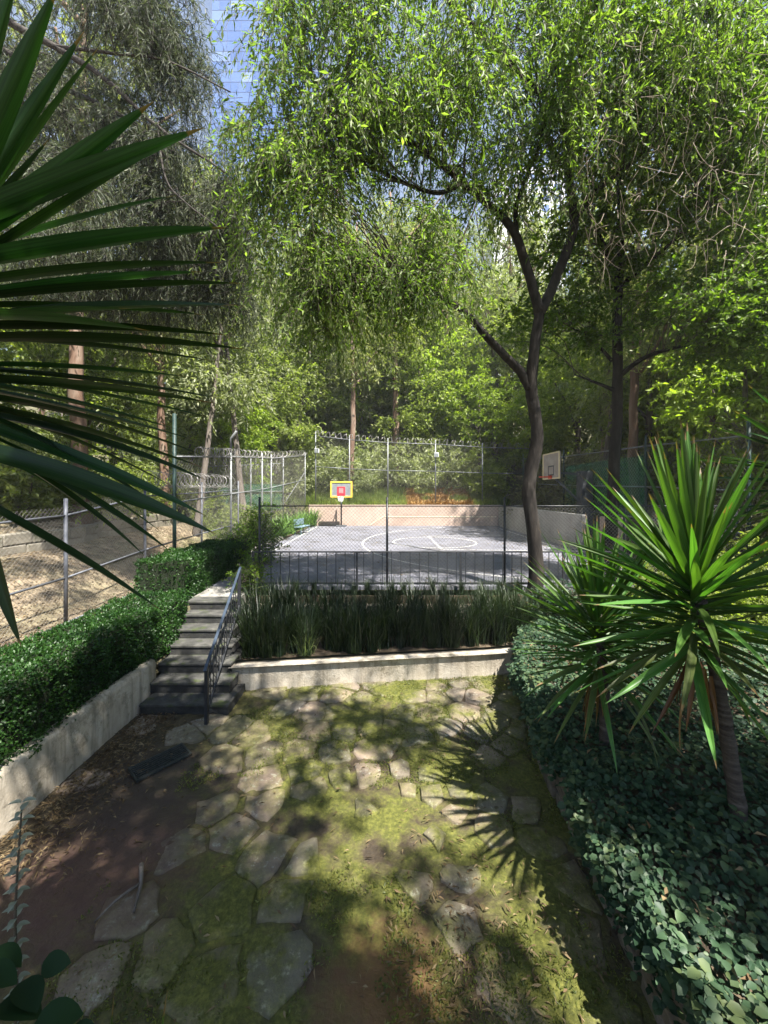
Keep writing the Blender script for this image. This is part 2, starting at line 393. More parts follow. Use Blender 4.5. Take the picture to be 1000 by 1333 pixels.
def ground_mat():
    m, nt, out = new_mat('ground_cover'); geo = nd(nt, 'ShaderNodeNewGeometry'); P = geo.outputs['Position']
    n1 = noise(nt, P, .35, 5, .6); n2 = noise(nt, P, 3.0, 7, .7)
    litter = ramp(nt, n2, [(.32, (.05,.034,.022)), (.46, (.125,.095,.062)), (.60, (.235,.185,.125)), (.75, (.36,.295,.195))])
    green = ramp(nt, n2, [(.35, (.04,.055,.015)), (.65, (.13,.15,.04))])
    f = ramp(nt, n1, [(.50, 0.0), (.62, 1.0)])
    sep = nd(nt, 'ShaderNodeSeparateXYZ'); nt.links.new(P, sep.inputs[0])
    mr = nd(nt, 'ShaderNodeMapRange'); mr.inputs[1].default_value = 14; mr.inputs[2].default_value = 22
    mr.inputs[3].default_value = .25; mr.inputs[4].default_value = 1; nt.links.new(sep.outputs[1], mr.inputs[0])
    mf = nd(nt, 'ShaderNodeMath', operation='MULTIPLY'); nt.links.new(f, mf.inputs[0]); nt.links.new(mr.outputs[0], mf.inputs[1])
    c = mixc(nt, mf.outputs[0], litter, green)
    rx = nd(nt, 'ShaderNodeMapRange'); rx.inputs[1].default_value = -6; rx.inputs[2].default_value = -4; nt.links.new(sep.outputs[0], rx.inputs[0])
    ry = nd(nt, 'ShaderNodeMapRange'); ry.inputs[1].default_value = 19; ry.inputs[2].default_value = 26; nt.links.new(sep.outputs[1], ry.inputs[0])
    mxx = nd(nt, 'ShaderNodeMath', operation='MAXIMUM'); nt.links.new(rx.outputs[0], mxx.inputs[0]); nt.links.new(ry.outputs[0], mxx.inputs[1])
    floor_c = ramp(nt, n2, [(.32, (.035,.032,.016)), (.5, (.075,.068,.034)), (.68, (.13,.12,.06))])
    c = mixc(nt, mxx.outputs[0], c, floor_c)
    p = nd(nt, 'ShaderNodeBsdfPrincipled'); p.inputs['Roughness'].default_value = .95; nt.links.new(c, p.inputs['Base Color'])
    b = nd(nt, 'ShaderNodeBump'); b.inputs['Strength'].default_value = .8; b.inputs['Distance'].default_value = .05
    nt.links.new(noise(nt, P, 14, 6, .7), b.inputs['Height']); nt.links.new(b.outputs[0], p.inputs['Normal'])
    nt.links.new(p.outputs[0], out.inputs[0]); return m
M['ground'] = ground_mat()

# ------------------------------------------------------------------ the ground
def sst(a, b, x):
    t = np.clip((x - a) / (b - a), 0, 1); return t * t * (3 - 2 * t)

COURT_Z = 1.26
def H(x, y):
    x = np.asarray(x, float); y = np.asarray(y, float)
    # left: terrace behind the hedge, fence line, litter slope, bank
    left = .45 + .02 * (y - 9).clip(0, 20) + sst(-7.3, -11.2, x) * 1.25 + sst(-11.3, -11.7, x) * .55 + (-11.7 - x).clip(0, 60) * .30
    right = .42 + sst(2.2, 5.5, x) * .45 + (x - 9.2).clip(0, 50) * .42
    mid = np.where(y < 9.25, -.18, COURT_Z - .10)
    z = np.where(x < -4.15, left, np.where(x > 2.35 + sst(5, 8, y) * 1.0, right, mid))
    # court platform and the path beside it
    plat = (x > -5.75) & (x < 9.2) & (y > 9.6)
    z = np.where(plat, COURT_Z - .10, z)
    z = np.where((x > -5.75) & (x <= -4.15) & (y > 8.2) & (y <= 9.6), COURT_Z - .10, z)
    # wooded hill behind the court
    back = 2.62 + (y - 27.4).clip(0, 62) * .42
    wb = sst(27.2, 27.5, y)
    z = np.where(y > 27.2, z * (1 - wb) + np.maximum(back, z) * wb, z)
    return z + .06 * np.sin(x * 1.7 + y * .6) * np.sin(y * 1.3) * (np.abs(x + 11) < 5)

gx = np.unique(np.concatenate([np.arange(-300, -40, 10), np.arange(-40, -14, 2), np.arange(-14, 12, .25), np.arange(12, 40, 2), np.arange(40, 301, 10)]))
gy = np.unique(np.concatenate([np.arange(-120, -10, 10), np.arange(-10, 32, .25), np.arange(32, 80, 2), np.arange(80, 401, 10)]))
GX, GY = np.meshgrid(gx, gy)
V = np.stack([GX, GY, H(GX, GY)], -1).reshape(-1, 3)
nx, ny = len(gx), len(gy)
ii, jj = np.meshgrid(np.arange(nx - 1), np.arange(ny - 1)); q = (jj * nx + ii).ravel()
F = np.stack([q, q + 1, q + nx + 1, q + nx], 1)
g = link(bpy.data.objects.new('ground', fast_mesh('ground', V, F, M['ground'], True))); tag(g, kind='structure')

# ------------------------------------------------------------------ patio with flagstones
rng = np.random.default_rng(7)
px_ = np.arange(-4.2, 3.6, .04); py_ = np.arange(.6, 8.2, .04)
PX, PY = np.meshgrid(px_, py_); P3 = np.stack([PX, PY, 0 * PX], -1).reshape(-1, 3)
Z = .009 * vnoise(P3, 2.2, 3) + .007 * vnoise(P3, 6, 4) + .005 * vnoise(P3, 14, 8) + .0025 * rng.normal(size=len(P3))
P3[:, 2] = Z
nx, ny = len(px_), len(py_); ii, jj = np.meshgrid(np.arange(nx - 1), np.arange(ny - 1)); q = (jj * nx + ii).ravel()
patio = link(bpy.data.objects.new('patio', fast_mesh('patio', P3, np.stack([q, q+1, q+nx+1, q+nx], 1), M['patio_earth'], True)))
tag(patio, kind='structure')

def wall_x(y):          # face of the rubble wall on the right of the patio
    return np.interp(y, [0, 2.6, 4.0, 5.1, 6.3, 7.6, 8.2], [1.84, 1.86, 1.98, 2.05, 2.3, 2.75, 3.15])
def planter_y(x):       # front face of the low planter wall
    return np.interp(x, [-2.9, -1.5, .92, 2.0, 3.05, 3.6], [7.22, 7.38, 7.69, 7.80, 8.05, 8.25])

def voronoi_cells(seeds, box):
    cells = []
    for i, s in enumerate(seeds):
        poly = [np.array(p, float) for p in ((box[0], box[2]), (box[1], box[2]), (box[1], box[3]), (box[0], box[3]))]
        d = np.linalg.norm(seeds - s, axis=1); order = np.argsort(d)[1:16]
        for j in order:
            mid = (s + seeds[j]) / 2; nv = seeds[j] - s; out = []
            for k in range(len(poly)):
                a, b = poly[k], poly[(k + 1) % len(poly)]
                da, db = np.dot(a - mid, nv), np.dot(b - mid, nv)
                if da <= 0: out.append(a)
                if da * db < 0: out.append(a + (b - a) * da / (da - db))
            poly = out
            if len(poly) < 3: break
        cells.append(np.array(poly) if len(poly) >= 3 else None)
    return cells

def stone_mesh(poly, top, thick, rng, rough=.012, rounding=.3):
    c = poly.mean(0); pts = []
    for k in range(len(poly)):                       # subdivide the outline, roughen it
        a, b = poly[k], poly[(k + 1) % len(poly)]
        n = max(1, int(np.linalg.norm(b - a) / .11))
        for t in range(n): pts.append(a + (b - a) * t / n)
    pts = np.array(pts)
    r = np.linalg.norm(pts - c, axis=1); r2 = r * (1 - rounding) + r.mean() * rounding
    pts = c + (pts - c) * (np.minimum(r2, r * 1.02) / r)[:, None] + rng.normal(size=pts.shape) * rough
    n = len(pts); vs = []
    for s, z in ((1.0, -thick), (1.0, top - .014), (.93, top - .003)):
        for p in pts:
            qq = c + (p - c) * s; vs.append((qq[0], qq[1], z + (rng.normal() * .0025 if s < 1 else 0)))
    for p in pts:
        qq = c + (p - c) * .5; vs.append((qq[0], qq[1], top + rng.normal() * .004))
    vs.append((c[0], c[1], top + rng.normal() * .003)); fs = []
    for l in range(3):
        for k in range(n):
            k2 = (k + 1) % n; fs.append((l*n+k, l*n+k2, (l+1)*n+k2, (l+1)*n+k))
    for k in range(n): fs.append((3*n+k, 3*n+(k+1) % n, 4*n))
    return vs, fs

def poisson(rng, box, rad, tries=4000):
    pts = []
    for _ in range(tries):
        p = np.array([rng.uniform(box[0], box[1]), rng.uniform(box[2], box[3])]); r = rad(p)
        if all(np.linalg.norm(p - q_) > min(r, rq) for q_, rq in pts): pts.append((p, r))
    return np.array([p for p, _ in pts])

def stone_rad(p):
    x, y = p
    r = .42
    if x < -.9 and y > 4.2: r = .46
    if -.6 < x < 1.0 and 3.3 < y < 5.0: r = .30
    if y < 3.3: r = .44
    return r * (.75 + .5 * rng.random())
seeds = poisson(rng, (-4.3, 3.4, 1.6, 8.4), stone_rad, 3500)
cells = voronoi_cells(seeds, (-4.5, 3.6, 1.4, 8.6))
for s, poly in zip(seeds, cells):
    if poly is None: continue
    c = poly.mean(0)
    if c[0] < -3.95 or c[0] > wall_x(c[1]) - .05 or c[1] > planter_y(c[0]) - .06 or c[1] < 2.0: continue
    if c[0] < -2.5 and c[1] > 6.1: continue
    loose = -.8 < c[0] < 1.2 and 3.0 < c[1] < 5.1
    if c[0] < -2.3 and c[1] < 5.6 and rng.random() < .8: continue          # bare earth by the stuccoed wall
    if rng.random() < (.30 if loose else .16): continue
    if (c[0] - .02) ** 2 + (c[1] - 2.75) ** 2 < .3: continue
    gap = rng.uniform(.045, .11) if loose else rng.uniform(.012, .04)
    r = np.linalg.norm(poly - c, axis=1).mean()
    poly = c + (poly - c) * max(.4, 1 - gap / r)
    poly[:, 0] = np.clip(poly[:, 0], -4.0, wall_x(poly[:, 1]) - .02)
    top = rng.uniform(.012, .030) if not loose else rng.uniform(.022, .042)
    if c[1] > 5.0 and c[0] < .5: top += .006
    mb = MB(); mb.add(*stone_mesh(poly - c, top, .06, rng, .016, .55 if loose else .25))
    o = mb.build('flagstone', M['flagstone'], patio, smooth=True); o.location = (c[0], c[1], 0)
    o.rotation_euler = (rng.normal() * .008, rng.normal() * .008, 0)

# moss tufts and fallen leaves (uncountable)
def scatter_blades(name, n, fn, L, W, mat, rng, up=.6, lift=.02):
    pts = fn(n); k = len(pts)
    D = rng.normal(size=(k, 3)); D[:, 2] = np.abs(D[:, 2]) * .4 + up
    Nn = rng.normal(size=(k, 3))
    return leaf_mesh(name, pts, D, Nn, rng.uniform(*L, k), rng.uniform(*W, k), mat)
def moss_pts(n):
    p = np.stack([rng.uniform(-2.6, 3, n * 5), rng.uniform(2.2, 8.0, n * 5), np.full(n * 5, .012)], 1)
    dens = vnoise(p, 1.6, 11) + .5 * vnoise(p, 5, 12) + sst(4.2, 6.5, p[:, 1]) * .55 - .55 + .25 * (p[:, 0] > 0)
    ok = (dens > 0) & (p[:, 0] < wall_x(p[:, 1])) & (p[:, 1] < planter_y(p[:, 0]) - .02); return p[ok][:n]
o = link(bpy.data.objects.new('moss', scatter_blades('moss', 26000, moss_pts, (.015, .045), (.006, .014), M['moss_tuft'], rng, .35)))
tag(o, 'low yellow-green moss tufts growing between the flagstones', 'moss', kind='stuff')

def litter_pts(n):
    a = np.stack([-3.98 + np.abs(rng.normal(size=n)) * .45, rng.uniform(3.6, 6.25, n), np.zeros(n)], 1)
    b = np.stack([rng.uniform(-3.9, 2.6, n // 3), rng.uniform(2.2, 7.8, n // 3), np.zeros(n // 3)], 1)
    c = np.stack([rng.normal(.75, .45, n // 4), rng.normal(3.0, .5, n // 4), np.zeros(n // 4)], 1)
    p = np.vstack([a, b, c]); p[:, 2] = rng.uniform(.03, .05, len(p))
    return p[(p[:, 0] < wall_x(p[:, 1])) & (p[:, 1] < planter_y(p[:, 0]) - .03)]
pts = litter_pts(2000); k = len(pts); D = rng.normal(size=(k, 3)); D[:, 2] *= .18; Nn = np.tile([0, 0, 1.0], (k, 1)) + rng.normal(size=(k, 3)) * .35
o = link(bpy.data.objects.new('leaf_litter', leaf_mesh('leaf_litter', pts, D, Nn, rng.uniform(.03, .085, k), rng.uniform(.008, .02, k), M['leaf_litter'], .3, .15)))
tag(o, 'fallen narrow brown leaves strewn over the patio by the wall', 'leaves', kind='stuff')

# ------------------------------------------------------------------ stuccoed retaining wall (left), stairs, planter walls
def profile_wall(path, prof):
    """sweep a profile [(offset, z)...] along a plan path [(x,y)...]; offset is to the right of travel"""
    path = np.asarray(path, float); t = np.gradient(path, axis=0); t /= np.linalg.norm(t, axis=1)[:, None]
    nr = np.stack([t[:, 1], -t[:, 0]], 1); vs = []; k = len(prof)
    for p, n_ in zip(path, nr):
        for (o_, z) in prof: vs.append((p[0] + n_[0] * o_, p[1] + n_[1] * o_, z))
    fs = []
    for i in range(len(path) - 1):
        for j in range(k - 1): fs.append((i*k+j, (i+1)*k+j, (i+1)*k+j+1, i*k+j+1))
    fs.append(tuple(range(k))); fs.append(tuple((len(path)-1)*k + j for j in range(k - 1, -1, -1)))
    return vs, fs
def round_prof(th, h, z0=-.1, r=.07):
    return [(0, z0), (0, h - r), (-r*.3, h - r*.3), (-r, h), (-th + r, h), (-th + r*.3, h - r*.3), (-th, h - r), (-th, z0)]
yy = np.arange(.5, 7.1, .3)
path = [(-4.05 + .012 * math.sin(y * 2.1), y) for y in yy]
mb = MB(); mb.add(*profile_wall(path, round_prof(.2, .70)))
o = mb.build('retaining_wall', M['stucco'], None, True); tag(o, 'long cream stuccoed wall with rounded top under the clipped hedge', 'wall')

xs = np.arange(-2.5, 3.75, .25)
sm = smooth_path([(x, planter_y(x)) for x in (-2.86, -1.2, .2, 1.3, 2.2, 3.0, 3.6)], 6)
mb = MB(); mb.add(*profile_wall(sm, round_prof(-.2, .46)))
mb.f = [f[::-1] for f in mb.f]
o = mb.build('planter_wall', M['stucco'], None, True); tag(o, 'low curved cream planter wall at the far edge of the patio', 'wall')
mb = MB(); mb.box((-3.24, 9.02, .2), (5.6, 9.2, .98))
o = mb.build('terrace_wall', M['stucco'], None, False, .02); tag(o, 'cream upper terrace wall behind the strap-leaved clumps', 'wall')
mb = MB(); s2 = [(x, planter_y(x) + .15) for x in np.linspace(-3.1, 3.5, 22)]
vs = []; fs = []
for i, (x, y) in enumerate(s2):
    vs += [(x, y, .38 + .02 * math.sin(x * 5)), (x, (y + 9.02) / 2, .43 + .03 * math.sin(x * 4)), (x, 9.05, .46)]
for i in range(len(s2) - 1):
    for j in range(2): fs.append((i*3+j, (i+1)*3+j, (i+1)*3+j+1, i*3+j+1))
mb.add(vs, fs); o = mb.build('planter_soil', M['soil'], None, True); tag(o, kind='structure')
mb = MB(); mb.box((-3.24, 9.2, .5), (5.6, 9.72, 1.16)); o = mb.build('terrace_soil', M['soil']); tag(o, kind='structure')

SX0, SX1, RISE, RUN, SY = -4.0, -2.55, .18, .352, 6.27
stairs = thing('staircase', 'dark concrete garden stairs with seven steps beside the hedge', 'stairs', (-3.27, SY, 0))
M['tread'] = surface_mat('tread', [(.034,.034,.032), (.06,.059,.055), (.10,.097,.088)], 6, .85, .5, 45, wear=((.05,.065,.022), 5, .54), streak=(.03,.03,.027))
for i in range(7):
    y0 = SY + RUN * i; xa = SX0 - .055 * i; xb = SX1 - .12 * i
    mb = MB().box((xa, y0 + .02, RISE * i - (.1 if i == 0 else 0)), (xb, SY + RUN * 6 + .5 + .003 * i, RISE * (i + 1) - .045))
    o = mb.build('step', M['step'], stairs, False, .006); o.location = -stairs.location
    MB().box((xa - .002, y0, RISE * (i + 1) - .0445), (xb + .012, y0 + RUN + .06, RISE * (i + 1))).build('tread', M['tread'], o, False, .01)
path_o = MB(); path_o.box((-4.36, SY + RUN * 6 + .41, 1.0), (-3.28, 9.55, COURT_Z - .003)); path_o.box((-4.6, 9.56, 1.0), (-3.42, 15.5, COURT_Z - .006))
o = path_o.build('path', M['concrete']); tag(o, kind='structure')

# handrail of the stairs
hr = thing('stair_handrail', 'blue-grey painted steel handrail with thin bars on the stairs', 'handrail', (-2.78, 6.02, 0))
def part(mb, name, mat, root, smooth=False, bevel=0, sub=None):
    o = mb.build(name, mat, sub or root, smooth, bevel)
    if not sub: o.location = -root.location
    return o
def bar(mb, a, b, w, h):
    a = np.array(a, float); b = np.array(b, float); d = b - a; d /= np.linalg.norm(d)
    s = np.cross(d, [0, 0, 1]); s = s / np.linalg.norm(s) if np.linalg.norm(s) > 1e-6 else np.array([1.0, 0, 0]); u = np.cross(s, d)
    vs = [p + s * sx * w / 2 + u * sz * h / 2 for p in (a, b) for sx, sz in ((-1,-1),(1,-1),(1,1),(-1,1))]
    mb.add(vs, [(3,2,1,0),(4,5,6,7),(0,1,5,4),(1,2,6,5),(2,3,7,6),(3,0,4,7)]); return mb
slope = RISE / RUN
ztop = lambda y: .93 + (y - 6.02) * slope
hx = lambda y: -2.782 - (y - 6.02) * .13
for y_, zb in ((6.02, 0), (8.12, 1.05)): part(MB().box((hx(y_) - .027, y_ - .027, zb), (hx(y_) + .027, y_ + .027, ztop(y_) + .005)), 'post', M['iron'], hr, bevel=.004)
part(bar(MB(), (hx(5.93), 5.93, ztop(5.93)), (hx(8.2), 8.2, ztop(8.2)), .048, .036), 'rail', M['rail_blue'], hr, bevel=.006)
part(bar(MB(), (hx(6.05), 6.05, ztop(6.05) - .74), (hx(8.1), 8.1, ztop(8.1) - .74), .03, .03), 'lower_rail', M['iron'], hr)
for y in np.arange(6.2, 8.1, .16):
    part(MB().box((hx(y) - .006, y - .006, ztop(y) - .735), (hx(y) + .006, y + .006, ztop(y) - .02)), 'baluster', M['iron'], hr)

# drain grate
gd = thing('drain_grate', 'dark steel drain grate set in the patio near the stairs', 'drain', (-3.0, 5.16, .02), math.radians(49))
fr = MB()
for lo, hi in (((-.34,-.17,0),(.34,-.145,.03)), ((-.34,.145,0),(.34,.17,.03)), ((-.34,-.145,0),(-.315,.145,.03)), ((.315,-.145,0),(.34,.145,.03))): fr.box(lo, hi)
fr.build('frame', M['drain'], gd, bevel=.003)
for i in range(7):
    y = -.126 + i * .042; MB().box((-.314, y - .008, .014), (.314, y + .008, .028)).build('bar', M['drain'], gd, bevel=.002)
MB().box((-.314, -.144, -.012), (.314, .144, -.004)).build('pit_shade', M['pit_shade'], gd)  # thin near-black plate: shade below the bars put into its colour

# ------------------------------------------------------------------ rubble wall and raised bed on the right
rub = thing('rubble_wall', 'low mossy rubble stone wall holding up the leafy bed', 'stone wall', (2.0, 4, 0))
y = 1.2
cols_y = []
while y < 8.0:
    w = rng.uniform(.22, .46); cols_y.append((y, min(y + w, 8.1))); y += w
for row in range(4):
    z0 = row * .185; off = rng.uniform(0, .2)
    for (a, b) in cols_y:
        a2, b2 = a + off, b + off
        if row % 2: a2 += .1; b2 += .1
        hh = .185 * rng.uniform(.86, .96); cyy = (a2 + b2) / 2; L = (b2 - a2) * rng.uniform(.88, .96)
        xw = wall_x(cyy); t = (wall_x(cyy + .1) - wall_x(cyy - .1)) / .2
        poly = np.array([(-L/2, 0), (L/2, 0), (L/2 * rng.uniform(.8, 1), hh), (-L/2 * rng.uniform(.8, 1), hh * rng.uniform(.85, 1))])
        vs, fs = stone_mesh(poly, .03 + rng.uniform(0, .035), .28, rng, .008, .15)
        mb = MB(); mb.add([(-v[2], v[0] , v[1]) for v in vs], [f[::-1] for f in fs])
        o = mb.build('stone', M['stone_wall'], rub, True)
        o.location = Vector((xw + .05, cyy, z0 - .03)) - rub.location; o.rotation_euler = (0, 0, -math.atan(t))
def bed_z(x, y):
    return .74 + .30 * sst(0, 2.8, x - wall_x(y)) + .06 * np.sin(x * 2.3 + 1) * np.sin(y * 1.9)
bx_ = np.linspace(0, 8.5, 50); by_ = np.arange(.6, 9.3, .2); vs = []; nx = len(bx_)
for y in by_:
    for u in bx_:
        x = wall_x(min(y, 8.2)) + .12 + u; vs.append((x, y, bed_z(x, y) - (.05 if u > 0 else .0)))
q = [(j*nx+i, j*nx+i+1, (j+1)*nx+i+1, (j+1)*nx+i) for j in range(len(by_)-1) for i in range(nx-1)]
bed = MB().add(vs, q).build('bed_soil', M['soil'], None, True); tag(bed, kind='structure')

# ground-cover leaves on the bed: nearest ones single, the mass as one
ivy = thing('ground_cover', 'dense grey-green leafy ground cover spilling over the rubble wall', 'ground cover', (3.2, 4, .8))
n = 78000
x0 = -.22 + 7.6 * rng.random(n) ** 1.15; yv = .9 + 8.0 * rng.random(n) ** 1.2
x = wall_x(yv) + x0
lump = .10 * vnoise(np.stack([x, yv, 0 * x], 1), 2.4, 21)
z = np.where(x0 > .1, bed_z(x, yv) + .05 + lump + rng.uniform(-.06, .12, n), 0)
over = x0 <= .1                                            # hanging over the wall edge
z[over] = .80 + lump[over] - rng.random(over.sum()) ** 1.6 * .38 * (x0[over] < 0) + rng.uniform(0, .06, over.sum())
fringe = vnoise(np.stack([yv, 0 * x, 0 * x], 1), 3.5, 5) * .5 + .5
x = np.where(over & (x0 < 0), wall_x(yv) - (-x0) * (.35 + .9 * fringe), x)
keep = ~((x0 < 0) & (rng.random(n) < .25))
pts = np.stack([x, yv, z], 1)[keep]
nh = 4200; yh = rng.uniform(1.4, 8.0, nh); fr_ = np.clip(vnoise(np.stack([yh, 0 * yh, 0 * yh], 1), 3.5, 5) * .5 + .55, .15, 1)
u_ = rng.random(nh); hang = np.stack([wall_x(yh) - .02 - .20 * fr_ * np.sin(u_ * 2.4) * rng.uniform(.5, 1.1, nh), yh, .88 - u_ ** 1.2 * .62 * fr_ + rng.uniform(-.03, .05, nh)], 1)
pts = np.vstack([pts, hang]); k = len(pts)
a = rng.random(k) * 6.283; D = np.stack([np.cos(a) - .35, np.sin(a) - .35, rng.uniform(-.45, .2, k)], 1)
Nn = np.stack([rng.normal(size=k) * .35 - .15, rng.normal(size=k) * .35 - .2, np.ones(k)], 1)
size = rng.uniform(.026, .082, k) * rng.uniform(.8, 1.1, k)
near = np.zeros(k, bool)
score = pts[:, 1] + 2.0 * np.abs(pts[:, 0] - wall_x(pts[:, 1]) - .15) + rng.random(k) * .5
vis = (pts[:, 1] > 2.35) & (pts[:, 1] < 4.6) & (pts[:, 0] < pts[:, 1] * .98)
idx = np.where(vis)[0]; idx = idx[np.argsort(score[idx])][:280]; near[idx] = True
m = round_leaf_mesh('foliage', pts[~near] - np.array([3.2, 4, .8]), D[~near], Nn[~near], size[~near], size[~near] * rng.uniform(.6, .85, (~near).sum()), M['leaf_ivy'])
o = link(bpy.data.objects.new('foliage', m), ivy); tag(o, kind='stuff')
def broad_leaf(name, mat, L=1.0, W=.66, n=5, cup=.10, curl=.12):
    mb = MB(); vs = []
    for i in range(n + 1):
        t = i / n; w = W * .5 * (math.sin(math.pi * min(1, t ** .8)) ** .75 if 0 < t < 1 else 0) + .004
        for s in (-1, 0, 1): vs.append((L * t, s * w, abs(s) * w * cup * 2 - curl * t * t + .04 * math.sin(3 * t)))
    fs = []
    for i in range(n):
        for s in range(2): fs.append((i*3+s, (i+1)*3+s, (i+1)*3+s+1, i*3+s+1))
    return mb.add(vs, fs).mesh(name, mat, True)
lm = [broad_leaf('leaf', M['leaf_ivy'], 1, w_, 5, c_, d_) for w_, c_, d_ in ((.64, .12, .12), (.7, .2, .2), (.58, .08, .25))]
def orient(D, N):
    d = Vector(D).normalized(); s = Vector(N).normalized().cross(d).normalized(); u = d.cross(s)
    return Matrix((d, s, u)).transposed()
for i in idx:
    o = bpy.data.objects.new('leaf', lm[int(rng.integers(3))]); link(o, ivy)
    o.matrix_basis = Matrix.Translation(Vector(pts[i]) - ivy.location) @ orient(D[i], Nn[i]).to_4x4() @ Matrix.Scale(float(size[i]) * 1.1, 4)

nl = 420; yl = rng.uniform(1.6, 7.5, nl); xl = wall_x(yl) + rng.uniform(0, 3.5, nl)
pl_ = np.stack([xl, yl, bed_z(xl, yl) + .14 + .10 * vnoise(np.stack([xl, yl, 0 * xl], 1), 2.4, 21)], 1) - np.array([3.2, 4, .8]); dl = rng.normal(size=(nl, 3)); dl[:, 2] *= .3
o = link(bpy.data.objects.new('dry_leaves', leaf_mesh('dry_leaves', pl_, dl, rng.normal(size=(nl, 3)) * .4 + [0, 0, 1], rng.uniform(.04, .11, nl), rng.uniform(.015, .035, nl), M['leaf_litter'], .3, .2)), ivy); o['kind'] = 'stuff'
# ------------------------------------------------------------------ hedges
def hedge(name, label, path_pts, half, z0, z1, n, leaf, mat, seed, group=None):
    r = np.random.default_rng(seed); path_pts = np.asarray(path_pts, float)
    root = thing(name, label, 'hedge', (path_pts[0][0], path_pts[0][1], z0), 0, group)
    seg = np.linalg.norm(np.diff(path_pts, axis=0), axis=1); cum = np.concatenate([[0], np.cumsum(seg)])
    def at(s, off):
        x = np.interp(s, cum, path_pts[:, 0]); y = np.interp(s, cum, path_pts[:, 1])
        e = .05; dx = np.interp(s + e, cum, path_pts[:, 0]) - np.interp(s - e, cum, path_pts[:, 0]); dy = np.interp(s + e, cum, path_pts[:, 1]) - np.interp(s - e, cum, path_pts[:, 1])
        l = np.hypot(dx, dy) + 1e-9; return x + dy / l * off, y - dx / l * off
    Lg = cum[-1]; h = z1 - z0
    per = 2 * h + 2 * half; u = r.random(n) * per; s = r.random(n) * (Lg + 2 * half * .6) - half * .3
    end = (s < 0) | (s > Lg); s = np.clip(s, 0, Lg)
    off = np.where(u < h, half, np.where(u < h + 2 * half, half - (u - h), -half)); zz = np.where(u < h, u, np.where(u < h + 2 * half, h, per - u))
    off = np.where(end, r.uniform(-half, half, n), off); zz = np.where(end, r.uniform(0, h, n), zz)
    nrm_off = np.where(np.abs(off) > half - 1e-3, np.sign(off), 0.0) * (~end); nz = (zz > h - 1e-3) * 1.0
    rr = .12                                                    # rounded shoulders
    kx = np.clip((np.abs(off) - (half - rr)) / rr, 0, 1); kz = np.clip((zz - (h - rr)) / rr, 0, 1)
    shr = np.maximum(0, np.hypot(kx, kz) - 1) * rr
    off = off - np.sign(off) * shr * .7; zz = zz - shr * .7
    X, Y = at(s, off); Pw = np.stack([X, Y, z0 + zz], 1)
    lump = .06 * vnoise(Pw, 2.6, seed) + .03 * vnoise(Pw, 8, seed + 1) + r.normal(size=n) * .02 + (r.random(n) < .018) * r.uniform(.02, .09, n)
    Xc, Yc = at(s, off * 0); out = nrm(np.stack([X - Xc, Y - Yc, nz * half + (zz / h - .4) * .3], 1) + 1e-6)
    Pw = Pw + out * lump[:, None]
    D = out * .7 + r.normal(size=(n, 3)) * .6 + np.array([0, 0, .25]); Nn = out + r.normal(size=(n, 3)) * .6
    base = np.array(root.location)
    L = r.uniform(.75, 1.25, n) * leaf
    link(bpy.data.objects.new('foliage', leaf_mesh('foliage', Pw - base, D, Nn, L, L * .6, mat, .12, .1, .5)), root)['kind'] = 'stuff'
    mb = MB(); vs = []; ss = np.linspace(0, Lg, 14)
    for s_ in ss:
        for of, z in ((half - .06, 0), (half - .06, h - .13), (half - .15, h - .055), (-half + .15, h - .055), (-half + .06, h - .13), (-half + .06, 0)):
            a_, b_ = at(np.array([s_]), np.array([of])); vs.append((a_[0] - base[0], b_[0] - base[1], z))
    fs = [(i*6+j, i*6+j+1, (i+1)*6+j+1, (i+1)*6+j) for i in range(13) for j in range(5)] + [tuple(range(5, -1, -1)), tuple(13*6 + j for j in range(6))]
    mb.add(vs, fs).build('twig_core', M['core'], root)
    return root
hedge('clipped_hedge', 'clipped dark green hedge along the top of the cream stuccoed wall', [(-4.72, 1.2), (-4.72, 8.15)], .56, .62, 1.50, 56000, .042, M['leaf_hedge'], 31)
hedge('clipped_hedge', 'clipped green hedge beside the path at the head of the stairs', [(-4.98, 8.6), (-5.0, 10.5), (-4.95, 12.4)], .56, 1.15, 2.10, 34000, .05, M['leaf_hedge'], 32)

# ------------------------------------------------------------------ foliage generators
def ellipsoid_points(r, ells, seed, gap=.15, nf=.55):
    out = []
    for (c, rad, n) in ells:
        c = np.array(c, float); rad = np.array(rad, float)
        d = nrm(r.normal(size=(n * 4, 3))); p = c + d * rad * (r.random(n * 4) ** .42)[:, None]
        ok = vnoise(p, nf, seed) > -gap * 3
        out.append(p[ok][:n])
    return np.vstack(out)

def sprays(r, C, n_sp, sp_len, droop, n_lf, base, up=.25):
    """leafy sprays round each cluster centre -> leaf anchors, directions, spray polylines"""
    K = len(C) * n_sp; S = np.repeat(C, n_sp, 0) + r.normal(size=(K, 3)) * .12
    a = r.random(K) * 6.283; d = np.stack([np.cos(a), np.sin(a), r.normal(size=K) * .35 + up], 1); d = nrm(d)
    L = sp_len * r.uniform(.5, 1.2, K)
    t = np.tile(np.linspace(.12, 1, n_lf), (K, 1)) + r.normal(size=(K, n_lf)) * .03
    g = np.array([0, 0, -1.0])
    P = S[:, None] + d[:, None] * (L[:, None] * t * (1 - .25 * t))[..., None] + g * (droop * L[:, None] * t * t)[..., None]
    T = d[:, None] * (1 - .5 * t)[..., None] + g * (2 * droop * t)[..., None]
    tt = np.linspace(0, 1, 4)
    poly = S[:, None] + d[:, None] * (L[:, None] * tt * (1 - .25 * tt))[..., None] + g * (droop * L[:, None] * tt * tt)[..., None]
    side = r.normal(size=(K, n_lf, 3))
    D = nrm(nrm(T) * .8 + side * .62 + g * .35 * droop)
    return P.reshape(-1, 3) - base, D.reshape(-1, 3), poly

